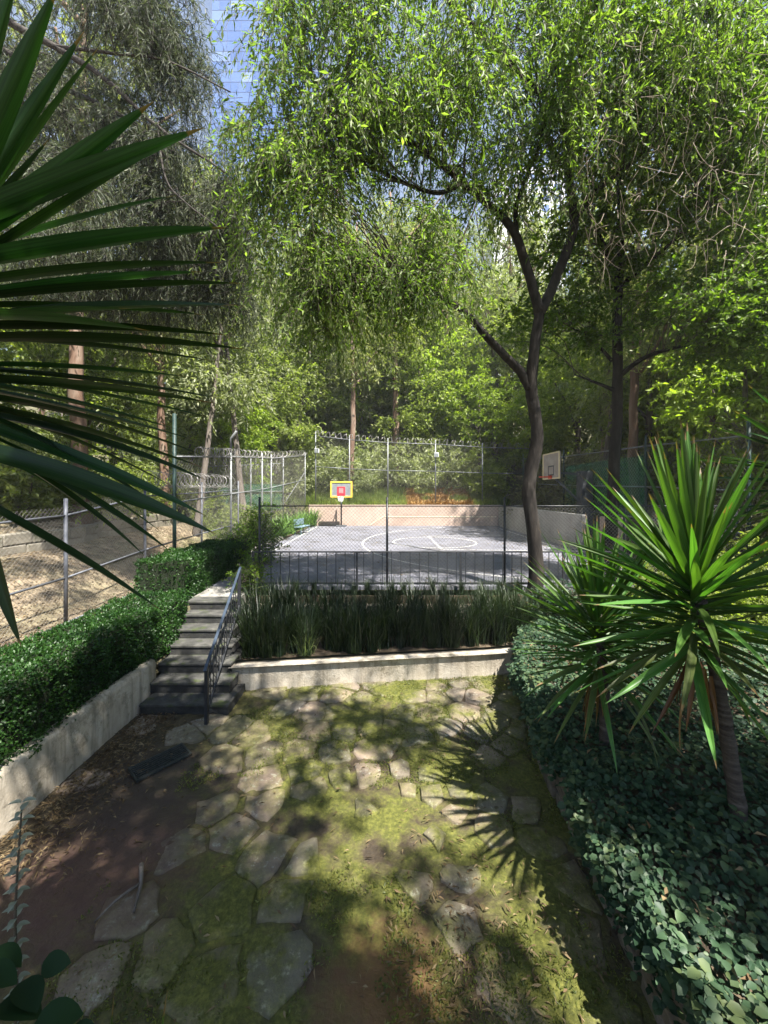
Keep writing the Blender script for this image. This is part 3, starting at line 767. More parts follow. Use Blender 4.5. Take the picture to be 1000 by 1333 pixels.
def tree(name, label, cat, base, limbs, ells, bark, leafm, seed, n_sp=6, sp_len=.9, droop=.6, n_lf=16, leaf=(.12, .03), group=None,
         up=.25, twigs=True, sides=9, gap=.15, link_to=None, branch_r=.028, extra=None, nf=.55, max_branch=3.2):
    r = np.random.default_rng(seed); base = np.array(base, float); root = thing(name, label, cat, base, 0, group)
    samples = []; first = True
    for (pts, r0, r1) in limbs:
        path = smooth_path(pts, 6); n = len(path); t = np.linspace(0, 1, n)
        rad = r0 * (1 - t) ** .9 + r1 * (1 - (1 - t) ** .9)
        if first: rad = rad * (1 + .35 * np.exp(-t * 14))
        wob = np.stack([vnoise(path, 1.3, seed + q_) for q_ in range(3)], 1) * (r0 * .2); wob[0] = 0
        mb = MB(); mb.tube(path + wob - base, rad, sides if r0 > .06 else 6, True, .12, r)
        mb.build('trunk' if first else 'limb', bark, root, True); first = False
        samples.append(path + wob)
    A = np.vstack(samples)
    C = ellipsoid_points(r, ells, seed, gap, nf)
    bm = MB()
    for c in C if twigs else []:                     # each leaf cluster hangs on a branch from the nearest limb
        dd = (np.linalg.norm(A - c, axis=1) + np.maximum(0, A[:, 2] - c[2]) * 1.2) * r.uniform(.75, 1.45, len(A)); j = int(np.argmin(dd)); a = A[j]; v = c - a
        m1 = a + v * .35 + np.array([0, 0, .12]) * np.linalg.norm(v) + r.normal(size=3) * .12; m2 = a + v * .72 + np.array([0, 0, .08]) * np.linalg.norm(v) + r.normal(size=3) * .1
        ln = np.linalg.norm(v)
        if ln > max_branch: continue
        r0 = min(branch_r, .006 + .0045 * ln)
        bm.tube(smooth_path([a, m1, m2, c], 3) - base, np.linspace(r0, .004, 10), 4, False)
    P, D, poly = sprays(r, C, n_sp, sp_len, droop, n_lf, base, up)
    if twigs:
        for pl in poly: bm.tube(pl - base, np.array([.005, .004, .003, .002]), 3, False)
        o = bm.build('branchwork', M['bark_conifer'] if name == 'feathery_conifer' else M['twig'], root); o['kind'] = 'stuff'
    k = len(P); Lf = leaf[0] * r.uniform(.4, 1.35, k)
    N = r.normal(size=(k, 3)) * .8 + np.array([0, -.15, .6])
    o = link(bpy.data.objects.new('crown', leaf_mesh('crown', P, D, N, Lf, Lf * leaf[1] / leaf[0], leafm, .14, .12)), root)
    if extra: extra(root, base, r)
    return root

S = survey
# the forked tree by the railing
YA = 9.3
tree('forked_tree', 'dark forked tree rising beside the railing, long drooping leaves', 'tree', (3.5, YA, .5),
     [([(3.5, YA, .4), S(697, 740, YA), S(690, 640, YA), S(700, 570, YA), S(692, 505, YA), S(696, 450, YA - .1), S(702, 405, YA - .2)], .175, .115),
      ([S(692, 508, YA), S(672, 478, YA), S(640, 445, YA - .4), S(605, 405, YA - .8), S(562, 380, YA - 1.2), S(520, 372, YA - 1.5)], .12, .03),
      ([S(702, 408, YA - .2), S(690, 365, YA - .3), S(674, 310, YA - .4), S(655, 285, YA - .5), S(605, 240, YA - .8), S(560, 205, YA - 1.0), S(500, 160, YA - 1.4), S(450, 90, YA - 1.5)], .12, .03),
      ([S(702, 408, YA - .2), S(722, 365, YA - .1), S(745, 305, YA), S(745, 265, YA), S(738, 215, YA), S(735, 150, YA - .1), S(720, 60, YA - .3), S(700, -40, YA - .5)], .13, .04),
      ([S(673, 308, YA - .4), S(672, 270, YA - .5), S(685, 232, YA - .6), S(705, 175, YA - .8), S(700, 100, YA - 1)], .06, .02),
      ([S(747, 285, YA), S(775, 250, YA - .3), S(820, 215, YA - .6), S(870, 170, YA - 1.0), S(930, 120, YA - 1.4)], .07, .02),
      ([S(605, 240, YA - .8), S(560, 250, YA - 1.0), S(480, 210, YA - 1.2), S(420, 130, YA - 1.2), S(390, 40, YA - 1.2)], .05, .015),
      ([S(735, 150, YA - .1), S(640, 60, YA - 1), S(560, -30, YA - 1.6), S(480, -120, YA - 2)], .08, .03),
      ([S(735, 150, YA - .1), (4.2, 7.6, 13.2), (3.7, 6.0, 12.6), (3.1, 4.4, 11.4)], .09, .02)],
     [((-.9, 7.7, 11.4), (1.5, 1.3, 4.2), 135), ((.7, 7.9, 11.7), (1.8, 1.5, 4.4), 135), ((2.3, 8.2, 12.8), (1.8, 1.6, 3.2), 95),
      ((3.9, 8.2, 13.0), (1.9, 1.6, 3.0), 110), ((0, 7.6, 8.0), (1.8, 1.0, 1.3), 46), ((-1.6, 7.6, 8.8), (.9, .9, 2.6), 62), ((5.6, 7.6, 12.2), (1.4, 1.4, 2.0), 50), ((-2.5, 7.9, 9.9), (.6, .7, 2.0), 34), ((2.9, 4.2, 11.2), (2.9, 1.1, .8), 75)],
     M['bark_dark'], M['leaf_main'], 101, n_sp=8, sp_len=1.1, droop=.95, n_lf=18, leaf=(.128, .036), branch_r=.022, gap=.10)

# the straight tree to its right with broader leaves; pale dead twigs hang in its top
YB = 10.4
def dead_twigs(root, base, r):   # fine dry hanging twigs
    mb = MB()
    for i in range(330):
        p = S(r.uniform(760, 1010), r.uniform(-10, 330), r.uniform(6.2, 7.6)); d = r.normal(size=3) * .35; d[2] -= .6
        L = r.uniform(.3, .9); q1 = p + d * L * .5 + r.normal(size=3) * .05; q2 = p + d * L + r.normal(size=3) * .08
        mb.tube(smooth_path([p, q1, q2], 3) - base, np.linspace(.0045, .002, 7), 4, False)
    o = mb.build('dead_twigs', M['dead_twig'], root); o['kind'] = 'stuff'
tree('straight_tree', 'straight dark-trunked tree with broad bright leaves behind the big yucca', 'tree', (6.05, YB, .9),
     [([(6.1, YB, .8), S(795, 700, YB), S(800, 600, YB), S(804, 500, YB), S(805, 380, YB), S(808, 280, YB), S(812, 150, YB), S(815, 0, YB), S(815, -120, YB)], .165, .06),
      ([S(806, 490, YB), S(835, 468, YB - .3), S(870, 455, YB - .7), S(930, 440, YB - 1.2), S(1010, 415, YB - 1.8)], .07, .02),
      ([S(803, 378, YB), S(840, 345, YB - .3), S(880, 310, YB - .6), S(920, 275, YB - 1)], .07, .02),
      ([S(802, 372, YB), S(790, 330, YB - .2), S(770, 285, YB - .3), S(758, 245, YB - .4), S(740, 180, YB - .6)], .08, .02),
      ([S(800, 508, YB), S(775, 498, YB - .2), S(748, 488, YB - .4)], .05, .015),
      ([S(797, 470, YB), S(770, 440, YB + .2), S(742, 425, YB + .4)], .05, .015),
      ([S(810, 200, YB), S(860, 130, YB - .8), S(930, 60, YB - 1.8), S(1000, -20, YB - 2.6)], .08, .02)],
     [((7.7, 8.8, 7.6), (1.5, 1.0, 1.0), 75), ((6.0, 10.0, 9.8), (2.2, 1.4, 2.2), 105), ((7.3, 8.6, 12.2), (2.4, 1.6, 2.8), 200), ((8.4, 8.4, 9.4), (1.2, 1.0, 1.2), 45), ((4.8, 10.6, 8.2), (1.6, 1.0, 1.1), 30), ((5.3, 8.5, 13.5), (2.0, 1.6, 2.2), 70)],
     M['bark_dark'], M['leaf_maple'], 102, n_sp=8, sp_len=.8, droop=.3, n_lf=14, leaf=(.125, .062), extra=dead_twigs, branch_r=.022)

# feathery conifer on the left
def conifer_limb(px, Y, dY): return [S(a, b, Y + dY * i) for i, (a, b) in enumerate(px)]
tree('feathery_conifer', 'grey feathery conifer with dark sloping limbs above the left slope', 'tree', (-12.2, 9.6, 1.9),
     [([(-12.2, 9.6, 1.7), (-12.1, 9.6, 6), (-12.0, 9.6, 11), (-11.8, 9.6, 16), (-11.6, 9.6, 21)], .36, .10),
      (conifer_limb([(-110, -60), (0, 20), (70, 60), (140, 105), (205, 165), (300, 228)], 9.2, -.08), .10, .02),
      (conifer_limb([(-110, 10), (0, 62), (60, 105), (120, 130), (180, 165), (215, 205)], 9.6, -.1), .09, .02),
      (conifer_limb([(70, 60), (150, 70), (220, 80), (300, 120)], 9.0, -.1), .04, .012),
      (conifer_limb([(-110, 60), (0, 120), (45, 145), (85, 205)], 9.9, 0), .06, .015),
      (conifer_limb([(205, 160), (215, 230), (240, 262), (290, 300)], 8.9, -.1), .025, .01),
      (conifer_limb([(-110, 150), (0, 210), (90, 260), (180, 310)], 10.2, .2), .07, .015),
      (conifer_limb([(-110, -200), (20, -90), (130, -30), (230, 20)], 9.6, 0), .08, .02),
      (conifer_limb([(-110, 240), (10, 300), (110, 340), (230, 360)], 10.8, .3), .07, .015),
      (conifer_limb([(-110, 120), (30, 190), (130, 240), (200, 290), (270, 330)], 10.4, .1), .06, .012), (conifer_limb([(-100, -120), (60, -40), (180, 40), (270, 100)], 9.9, 0), .06, .012), (conifer_limb([(-110, 40), (20, 110), (130, 190), (230, 260), (290, 280)], 10.0, .1), .05, .01)],
     [((-6.0, 9.8, 14.6), (1.6, 1.5, 2.9), 150), ((-8.6, 10.0, 14.6), (2.2, 1.6, 2.6), 120), ((-5.6, 9.8, 11.0), (1.1, 1.2, 1.9), 95), ((-7.0, 10.5, 9.6), (2.6, 1.5, 1.4), 130), ((-4.6, 10.8, 9.6), (.9, 1.0, 1.6), 40), ((-4.15, 10.0, 10.9), (.7, .8, 1.5), 42), ((-6.6, 7.6, 9.4), (1.5, 1.0, .8), 32), ((-9.5, 10.5, 9.5), (1.6, 1.2, 1.0), 28), ((-8.2, 10.2, 12.0), (2.4, 1.2, 1.2), 34)],
     M['bark_conifer'], M['leaf_conifer'], 103, n_sp=9, sp_len=.95, droop=.95, n_lf=26, leaf=(.16, .016), up=.1, branch_r=.009, max_branch=1.7)

# shade tree beside and behind the viewpoint (its crown shades the patio)
tree('overhanging_tree', 'tall leafy tree overhanging the patio from beside the viewpoint', 'tree', (5.2, -4.4, .9),
     [([(5.2, -4.4, .8), (5.1, -4.2, 4), (4.9, -3.8, 7), (4.2, -3.0, 9.4), (3.4, -2.2, 11)], .30, .12),
      ([(4.2, -3.0, 9.4), (2.8, -2.0, 10.4), (1.4, -.6, 11.0), (.6, 1.2, 11.4)], .10, .03),
      ([(4.9, -3.8, 7), (5.3, -2.4, 8.0), (5.7, -.8, 8.6), (6.0, .6, 8.6)], .09, .03)],
     [((2.6, -1.8, 11.0), (2.5, 2.2, 1.0), 250), ((.6, 1.2, 11.2), (1.6, 2.1, .9), 150), ((6.1, .3, 8.3), (1.6, 2.0, .8), 170), ((1.0, -2.4, 11.0), (1.6, 1.6, .9), 90), ((3.7, 1.5, 11.0), (2.3, 1.1, .6), 40)],
     M['bark_dark'], M['leaf_main'], 104, n_sp=7, sp_len=.65, droop=.4, n_lf=14, leaf=(.15, .055), gap=-.03, nf=1.3)

# ------------------------------------------------------------------ yuccas: every leaf a part
def yucca_leaf(name, droop, W=.085, n=9, mat=None, twist=0.0):
    vs = []
    for i in range(n + 1):
        t = i / n; w = W * (.42 + .58 * math.sin(math.pi * min(1, .18 + .62 * t))) * (1 - t ** 3.2) ** .9 * .5 + .0006
        cx = t; cz = -droop * t * t; 
        for s in (-1, -.5, 0, .5, 1):
            vs.append((cx - .25 * droop * t * t * t, s * w * math.cos(twist * t), cz + abs(s) * w * .55 + s * w * math.sin(twist * t)))
    fs = [(i*5+j, (i+1)*5+j, (i+1)*5+j+1, i*5+j+1) for i in range(n) for j in range(4)]
    return MB().add(vs, fs).mesh(name, mat, True)
def leaf_set(mat, W): return [yucca_leaf('leaf', d, W, 9, mat, tw) for d, tw in ((.0, .1), (.05, -.15), (.12, .2), (.25, -.2), (.5, .3))]
def aim(d):
    d = Vector(d).normalized(); s = Vector((0, 0, 1)).cross(d)
    s = s.normalized() if s.length > 1e-3 else Vector((0, 1, 0)); return Matrix((d, s, d.cross(s))).transposed()
def add_leaf(root, mesh, base, d, L, roll, rr, name='leaf'):
    o = bpy.data.objects.new(name, mesh); link(o, root)
    o.matrix_basis = Matrix.Translation(Vector(base) - root.location) @ aim(d).to_4x4() @ Matrix.Rotation(roll, 4, 'X') @ Matrix.Scale(L, 4)
    return o
def yucca(label, base, bend, crown, n, Lr, W, mat, seed, lo=-35, trunk_r=.07, drop=.6):
    r = np.random.default_rng(seed); root = thing('yucca', label, 'yucca', base, 0, None); base = np.array(base, float); crown = np.array(crown, float)
    path = smooth_path([base - [0, 0, .1], bend, crown], 9); m = len(path)
    rad = np.linspace(trunk_r * 1.15, trunk_r * .8, m) * (1 + .07 * np.array([(-1) ** i for i in range(m)]))
    MB().tube(path - base, rad, 10, True, .08, r).build('trunk', M['yucca_trunk'], root, True)
    meshes = leaf_set(mat, W); old = leaf_set(M['yucca_old'], W); husk = [yucca_leaf('dead_leaf', dd_, W * .9, 9, M['yucca_dead'], tw_) for dd_, tw_ in ((.1, .9), (.3, -.8))]
    for i in range(n):
        f = i / n                                     # 0 = oldest, lowest
        el = math.radians(np.interp(f, [0, .22, .5, .78, 1], [lo, -8, 16, 50, 87]) + r.normal() * 7); az = i * 2.39996 + r.normal() * .15
        d = (math.cos(az) * math.cos(el), math.sin(az) * math.cos(el), math.sin(el))
        L = r.uniform(*Lr) * (.88 if f < .5 else 1)
        b = crown + np.array([d[0] * .05, d[1] * .05, -drop * (1 - f) ** 1.3])
        k = 0 if f > .7 else int(r.choice([0, 1, 2, 3], p=[.25, .35, .3, .1])) if f > .3 else int(r.choice([1, 2, 3, 4], p=[.35, .4, .2, .05]))
        if f < .09:                                   # withered skirt hanging on the stem
            d = (math.cos(az) * .35, math.sin(az) * .35, -1.0); add_leaf(root, husk[i % 2], b, d, L * r.uniform(.45, .75), r.normal() * .8, r, 'dead_leaf'); continue
        add_leaf(root, (old if (f < .3 and r.random() < .45) else meshes)[k], b, d, L, r.normal() * .25, r)
    return root
yb = yucca('large yucca with tall bright green sword leaves rising from the leafy bed', (2.98, 3.2, .92), (2.85, 3.25, 1.9), (2.66, 3.3, 3.0), 185, (1.0, 1.3), .062, M['yucca'], 201, -38, .055, .85)
dead = yucca_leaf('dead_leaf', .05, .075, 9, M['yucca_dead'], .5)
for (px, L, dx) in ((917, .62, .0), (925, .5, .05)):
    b = S(px, 870 + dx * 200, 3.22); add_leaf(yb, dead, b, (.03 + dx, -.06, -1), L, 1.4, rng, 'dead_leaf')
yucca('smaller yucca with arching green leaves between the planter and the large yucca', (2.48, 4.3, .85), (2.47, 4.32, 1.5), (2.42, 4.35, 2.28), 165, (.9, 1.2), .058, M['yucca'], 202, -40, .055, .8)
yucca('dark green yucca at the edge of the bed, taller than the others', (4.35, 3.3, .95), (4.3, 3.3, 2.4), (4.0, 3.4, 4.0), 80, (.9, 1.15), .066, M['yucca_dark_shade'], 203, -40)

# the big yucca close to the viewpoint on the left; crown built leaf by leaf
root = thing('yucca', 'big shade-coloured yucca with long sword leaves close to the viewpoint', 'yucca', (-2.05, 1.3, 0), 0)
CR = S(-75, 430, 1.5)
MB().tube(smooth_path([(-2.05, 1.3, -.1), (-2.0, 1.35, 1.6), (-1.9, 1.42, 3.1), CR], 8) - np.array(root.location), np.linspace(.13, .085, 25) * (1 + .06 * np.array([(-1) ** i for i in range(25)])), 12, True, .08, rng).build('trunk', M['yucca_trunk'], root, True)
big = leaf_set(M['yucca_dark_shade'], .060); wide = leaf_set(M['yucca_dark_shade'], .082)
tips = [(78, -25, 1.30, 0, 1), (65, 180, 1.60, 0, 0), (200, 132, 1.42, 0, 1), (266, 166, 1.52, 0, 1), (240, 172, 1.68, 0, 0), (188, 298, 1.75, 1, 0), (297, 297, 1.55, 1, 1), (289, 338, 1.42, 1, 1),
        (318, 368, 1.72, 1, 0), (310, 396, 1.40, 1, 1), (300, 437, 1.66, 1, 0), (325, 454, 1.52, 1, 1), (285, 470, 1.85, 1, 0), (200, 430, 1.18, 1, 1), (292, 519, 1.62, 1, 0), (288, 527, 1.36, 1, 0),
        (282, 545, 1.8, 1, 0), (290, 600, 1.55, 2, 0), (278, 612, 1.34, 1, 0), (180, 610, 1.9, 2, 0), (280, 630, 1.5, 2, 0), (275, 688, 1.48, 2, 0), (288, 712, 1.36, 2, 1), (245, 728, 1.58, 2, 0), (215, 736, 1.75, 2, 0), (160, 690, 1.95, 2, 0), (150, 215, 1.75, 0, 0), (225, 250, 1.85, 1, 0), (268, 410, 1.95, 1, 0), (262, 355, 1.9, 1, 0), (250, 490, 1.5, 1, 0), (262, 575, 1.95, 1, 0), (235, 560, 1.45, 1, 0), (245, 640, 1.85, 2, 0), (225, 665, 1.6, 2, 0), (232, 700, 1.9, 2, 0), (110, 40, 1.55, 0, 0), (20, 90, 1.4, 0, 0), (170, 400, 1.3, 1, 0),
        (30, -60, 1.6, 0, 1), (130, 60, 1.9, 0, 0), (-200, 40, 1.6, 0, 1), (-300, 300, 1.5, 1, 1), (-320, 500, 1.5, 1, 1), (-240, 680, 1.5, 2, 1), (-180, 150, 1.0, 0, 1), (-150, 500, .75, 1, 1), (-140, 350, .7, 1, 0), (-60, 300, .8, 0, 0)]
for (px, py, Y, k, w) in tips:
    tip = S(px, py, Y); dr = (0, .05, .12)[k]; off = rng.normal(size=3) * .03; b = CR + off + np.array([0, 0, np.clip((430 - py) * .0014, -.38, .3)])
    v = tip - b; L = np.linalg.norm(v); v = v + np.array([0, 0, dr * L])
    o = add_leaf(root, (wide if w else big)[k], b, v, np.linalg.norm(v) * 1.0, rng.normal() * .25 + (.15 if py > 300 else -.3), rng)
# two hanging leaves
for a_, b_, c_ in ((S(-30, 655, 1.22), S(16, 850, 1.2), 1), (S(-20, 660, 1.45), S(212, 800, 1.5), 0)):
    v = b_ - a_; dr = .03; add_leaf(root, (wide if c_ else big)[1], a_ - v * .15, v + np.array([0, 0, .05]), np.linalg.norm(v) * 1.15, 1.1 if c_ else .2, rng)

# ------------------------------------------------------------------ strap-leaved clumps in the planter
def ribbon_clump(r, n, Lr, spread, mat, W=(.011, .02)):
    mb_v = []; mb_f = []; off = 0
    for i in range(n):
        a = r.random() * 6.283; lean = abs(r.normal()) * spread; L = r.uniform(*Lr); w = r.uniform(*W); arch = r.uniform(.05, .55) * (1.6 if r.random() < .15 else 1)
        b = np.array([r.normal() * .07, r.normal() * .07, 0]); dx, dy = math.cos(a), math.sin(a); sx, sy = -dy, dx
        m = 6
        for k in range(m + 1):
            t = k / m; h = L * (t * math.cos(lean) - arch * .35 * t ** 3); o_ = L * (math.sin(lean) * t + arch * .55 * t ** 2.6)
            ww = w * (1 - t ** 2.5) + .0012
            p = b + np.array([dx * o_, dy * o_, h]); mb_v += [p - np.array([sx, sy, 0]) * ww / 2, p + np.array([sx, sy, 0]) * ww / 2]
        mb_f += [(off + k*2, off + k*2+1, off + k*2+3, off + k*2+2) for k in range(m)]; off += (m + 1) * 2
    m_ = fast_mesh('leaves', np.array(mb_v), np.array(mb_f), mat); return m_
r = np.random.default_rng(41)
clumps = [ribbon_clump(r, 150, (.7, 1.25), .26, M['leaf_strap']) for _ in range(4)]
M['leaf_strap_pale'] = leaf_mat('leaf_strap_pale', [(.06,.09,.03), (.13,.17,.06), (.24,.28,.11)], .3, clump=2)
pale = ribbon_clump(r, 60, (.4, .8), .4, M['leaf_strap_pale'])
def place_clump(x, y, z, mesh, s, label, group=None):
    t = thing('strap_leaf_clump', label, 'plant', (x, y, z), r.random() * 6.28, group); t.scale = (s * r.uniform(.9, 1.1),) * 3
    o = bpy.data.objects.new('foliage', mesh); link(o, t); o['kind'] = 'stuff'
for i, x in enumerate(np.linspace(-2.7, 3.1, 20)):
    y0 = planter_y(x) + .13
    place_clump(x + r.normal() * .06, y0 + .22 + r.uniform(-.08, .2), .41, clumps[i % 4], r.uniform(.9, 1.12), 'dark strap-leaved clump growing in the planter behind the low cream wall', 'strap-leaved clumps in the planter')
for i, x in enumerate(np.linspace(-2.95, 4.2, 21)):
    place_clump(x + r.normal() * .07, 8.72 + r.uniform(-.15, .15), .44, clumps[(i + 1) % 4], r.uniform(1.0, 1.2), 'dark strap-leaved clump growing in the planter behind the low cream wall', 'strap-leaved clumps in the planter')
for i, x in enumerate(np.linspace(-3.1, 5.2, 19)):
    place_clump(x + r.normal() * .07, 9.38 + r.uniform(-.06, .06), 1.15, clumps[(i + 2) % 4], r.uniform(.28, .46), 'short strap-leaved clump along the foot of the black railing', 'short clumps at the foot of the railing')
place_clump(-1.55, 7.65, .41, pale, .85, 'pale green arching strap-leaved clump just behind the low cream wall')
place_clump(2.65, 8.35, .42, pale, .8, 'pale green strap-leaved clump at the end of the curved planter wall')

# ------------------------------------------------------------------ railing and near chain-link fence
RY = 9.62
rail = thing('iron_railing', 'black iron railing with thin upright bars in front of the court', 'railing', (1.2, RY, COURT_Z))
part(MB().box((-3.3, RY - .025, 2.135), (5.9, RY + .025, 2.165)), 'top_rail', M['iron'], rail, bevel=.004)
part(MB().box((-3.3, RY - .015, 1.36), (5.9, RY + .015, 1.385)), 'bottom_rail', M['iron'], rail)
posts = [-3.28, -.68, 1.92, 4.5, 5.88]
for x in posts: part(MB().box((x - .027, RY - .027, 1.13), (x + .027, RY + .027, 2.134)), 'post', M['iron'], rail)
for x in np.arange(-3.06, 5.85, .232):
    if min(abs(x - p) for p in posts) > .05: part(MB().box((x - .009, RY - .009, 1.386), (x + .009, RY + .009, 2.134)), 'baluster', M['iron'], rail)

def chain_link(A, B, zA, zB, s, w, mat, name='wire_mesh'):
    """two families of diagonal wires clipped to the panel; zA, zB = (bottom, top) at each end"""
    A = np.array(A, float); B = np.array(B, float); Lg = np.linalg.norm(B - A); u = (B - A) / Lg
    Vv = []; Ff = []; off = 0; nrm2 = np.array([-u[1], u[0]])
    Hh = max(zA[1] - zA[0], zB[1] - zB[0])
    for fam in (1, -1):
        for c in np.arange(-Hh, Lg + Hh, s):
            # wire: along = c + fam*h (h from 0..Hh), clipped to 0..Lg
            h0, h1 = 0.0, Hh
            lo, hi = (0 - c, Lg - c) if fam == 1 else (c - Lg, c)
            h0, h1 = max(h0, lo), min(h1, hi)
            if h1 - h0 < .02: continue
            pts = []
            for h in (h0, h1):
                al = c + fam * h; f = al / Lg; zb = zA[0] * (1 - f) + zB[0] * f; zt = zA[1] * (1 - f) + zB[1] * f
                p = A + u * al + nrm2 * fam * w * .5; pts.append(np.array([p[0], p[1], zb + (zt - zb) * h / Hh]))
            d = pts[1] - pts[0]; d /= np.linalg.norm(d); a1 = np.cross(d, [nrm2[0], nrm2[1], 0]); a2 = np.array([nrm2[0], nrm2[1], 0])
            for p in pts:
                for k in range(3):
                    an = 2.094 * k; Vv.append(p + (a1 * math.cos(an) + a2 * math.sin(an)) * w * .5)
            Ff += [(off, off+1, off+4, off+3), (off+1, off+2, off+5, off+4), (off+2, off, off+3, off+5)]; off += 6
    return fast_mesh(name, np.array(Vv), np.array(Ff), mat)

def fence(label, pts, tops, bots, post_r, rails, mesh_s, wire_w, mats, post_ext=.1, name='chain_link_fence', sides=8, skip_posts=(), mesh=True):
    root = thing(name, label, 'fence', (pts[0][0], pts[0][1], bots[0]))
    loc = np.array(root.location)
    for i, (x, y) in enumerate(pts):
        if i in skip_posts: continue
        part(MB().tube([(x, y, bots[i] - .1), (x, y, tops[i] + post_ext)], post_r, sides), 'post', mats[0], root, True)
    for i in range(len(pts) - 1):
        a, b = pts[i], pts[i + 1]
        for f in rails:
            za = bots[i] + (tops[i] - bots[i]) * f; zb = bots[i+1] + (tops[i+1] - bots[i+1]) * f
            part(MB().tube([(a[0], a[1], za), (b[0], b[1], zb)], post_r * .62, 6), 'rail', mats[1], root, True)
        if mesh:
            o = link(bpy.data.objects.new('wire_mesh', chain_link(a, b, (bots[i], tops[i]), (bots[i+1], tops[i+1]), mesh_s, wire_w, mats[2])), root); o.location = -root.location; o['kind'] = 'stuff'
    return root
FY = 9.92
fx = [(338 - 500) * FY / 500, .08, (657 - 500) * FY / 500, 6.2, 9.1]
fence('waist-high dark chain-link fence with slim posts along the near side of the court', [(x, FY) for x in fx], [3.30] * 5, [COURT_Z] * 5, .03, (.995, .02), .095, .0075, (M['iron'], M['iron'], M['wire']), .22)
# fence at the litter slope
sl = [(-7.5, 3.2), (-7.5, 6.1), (-7.5, 9.05), (-7.5, 12.05), (-7.5, 15.8), (-7.4, 19.5)]
fs_ = fence('grey chain-link fence with a razor-wire coil along the foot of the litter slope', sl, [3.1, 3.2, 3.3, 3.75, 3.85, 4.0], [.35, .38, .42, .45, .55, .6], .042, (.93, .42, .05), .11, .005, (M['galv_grey'], M['galv_grey'], M['wire']), .2)
def coil(root, a, b, rad, turns, r, wire=.009, name='razor_coil'):
    a = np.array(a, float); b = np.array(b, float); n = turns * 14; t = np.linspace(0, 1, n); u = (b - a) / np.linalg.norm(b - a)
    s = np.cross(u, [0, 0, 1]); s /= np.linalg.norm(s); up = np.cross(s, u); ph = t * turns * 6.283
    rr = rad * (1 + .15 * np.sin(ph * .37))
    P = a + (b - a) * t[:, None] + s * (np.cos(ph) * rr)[:, None] + up * (np.sin(ph) * rr)[:, None] + u * (.12 * np.sin(ph * .5))[:, None]
    part(MB().tube(P, wire, 4, False), name, M['razor'], root)
coil(fs_, (-7.5, 12.1, 4.05), (-7.45, 18.6, 4.15), .27, 34, rng)
# tall fence beside the path and along the left of the court
lf = [(-5.62, 10.3), (-5.62, 14.1), (-5.65, 17.8), (-5.7, 19.4), (-5.65, 27.5)]
root = fence('tall galvanised chain-link fence with razor wire on the left of the court', lf, [4.65, 5.0, 5.3, 5.4, 6.3], [COURT_Z] * 3 + [1.35, 1.6], .04, (.985, .62), .15, .006, (M['galv'], M['galv'], M['wire']), .15, skip_posts=(0,))
part(MB().tube([(-5.62, 10.3, 1.1), (-5.62, 10.3, 5.75)], .05, 8), 'dark_post', M['post_green'], root, True)
part(MB().tube([(-5.62, 14.1, 5.1), (-5.62, 14.1, 5.62), (-5.38, 14.0, 5.86)], .045, 8), 'bent_arm', M['galv'], root, True)
for a, b in (((-5.62, 11.6, 4.85), (-5.62, 14.1, 5.08)), ((-5.62, 14.1, 5.08), (-5.68, 19.4, 5.52)), ((-5.68, 19.4, 5.52), (-5.65, 27.4, 6.45))): coil(root, a, b, .15, 20, rng, .008)
part(MB().tube([(-5.66, 27.3, 5.0), (-6.9, 25.9, 2.6)], .03, 6), 'brace', M['galv'], root)
# brown screen of dense coils and green netting behind, on a lower fence
def net_mat(name, col, alpha):
    m, nt, out = new_mat(name); tc = nd(nt, 'ShaderNodeNewGeometry'); t = nd(nt, 'ShaderNodeBsdfTransparent'); d = nd(nt, 'ShaderNodeBsdfDiffuse'); d.inputs[0].default_value = (*col, 1)
    f = noise(nt, tc.outputs['Position'], 1.2, 3); mr = nd(nt, 'ShaderNodeMapRange'); mr.inputs[3].default_value = alpha - .15; mr.inputs[4].default_value = alpha + .15; nt.links.new(f, mr.inputs[0])
    mx = nd(nt, 'ShaderNodeMixShader'); nt.links.new(mr.outputs[0], mx.inputs[0]); nt.links.new(t.outputs[0], mx.inputs[1]); nt.links.new(d.outputs[0], mx.inputs[2]); nt.links.new(mx.outputs[0], out.inputs[0]); return m
M['net_green'] = net_mat('net_green', (.045, .20, .12), .30)
root = fence('far chain-link fence hung with green netting on the left, behind the razor wire', [(-10.5, 22.5), (-7.8, 22.5), (-5.9, 22.5)], [5.2, 5.3, 5.4], [1.6, 1.6, 1.6], .04, (.98, .55), .16, .006, (M['galv'], M['galv'], M['wire']), .3)
for k_, (xa, xb) in enumerate(((-10.45, -7.85), (-7.75, -5.95))):
    part(MB().box((xa, 22.53, 2.6), (xb, 22.54, 4.1)), 'netting', M['net_green'], root)
coil(root, (-10.5, 22.5, 5.5), (-5.9, 22.5, 5.65), .28, 30, rng, .011); coil(root, (-10.5, 22.4, 4.9), (-5.9, 22.4, 5.0), .28, 30, rng, .011)
# back fence of the court
bxs = [(411, 566), (455, 571), (505, 575), (567, 577), (628, 581), (690, 583), (750, 584)]
bp = [((px - 500) * 27.6 / 500, 27.6) for px, _ in bxs]; bt = [EYE - (py - 640) * 27.6 / 500 for _, py in bxs]
root = fence('tall galvanised chain-link fence with razor wire on top of the salmon wall', bp, bt, [2.66] * 7, .045, (.985, .55), .18, .0075, (M['galv'], M['galv'], M['wire']), .25)
for i in range(6): coil(root, (bp[i][0], 27.6, bt[i] + .12), (bp[i+1][0], 27.6, bt[i+1] + .12), .2, 12, rng, .012)
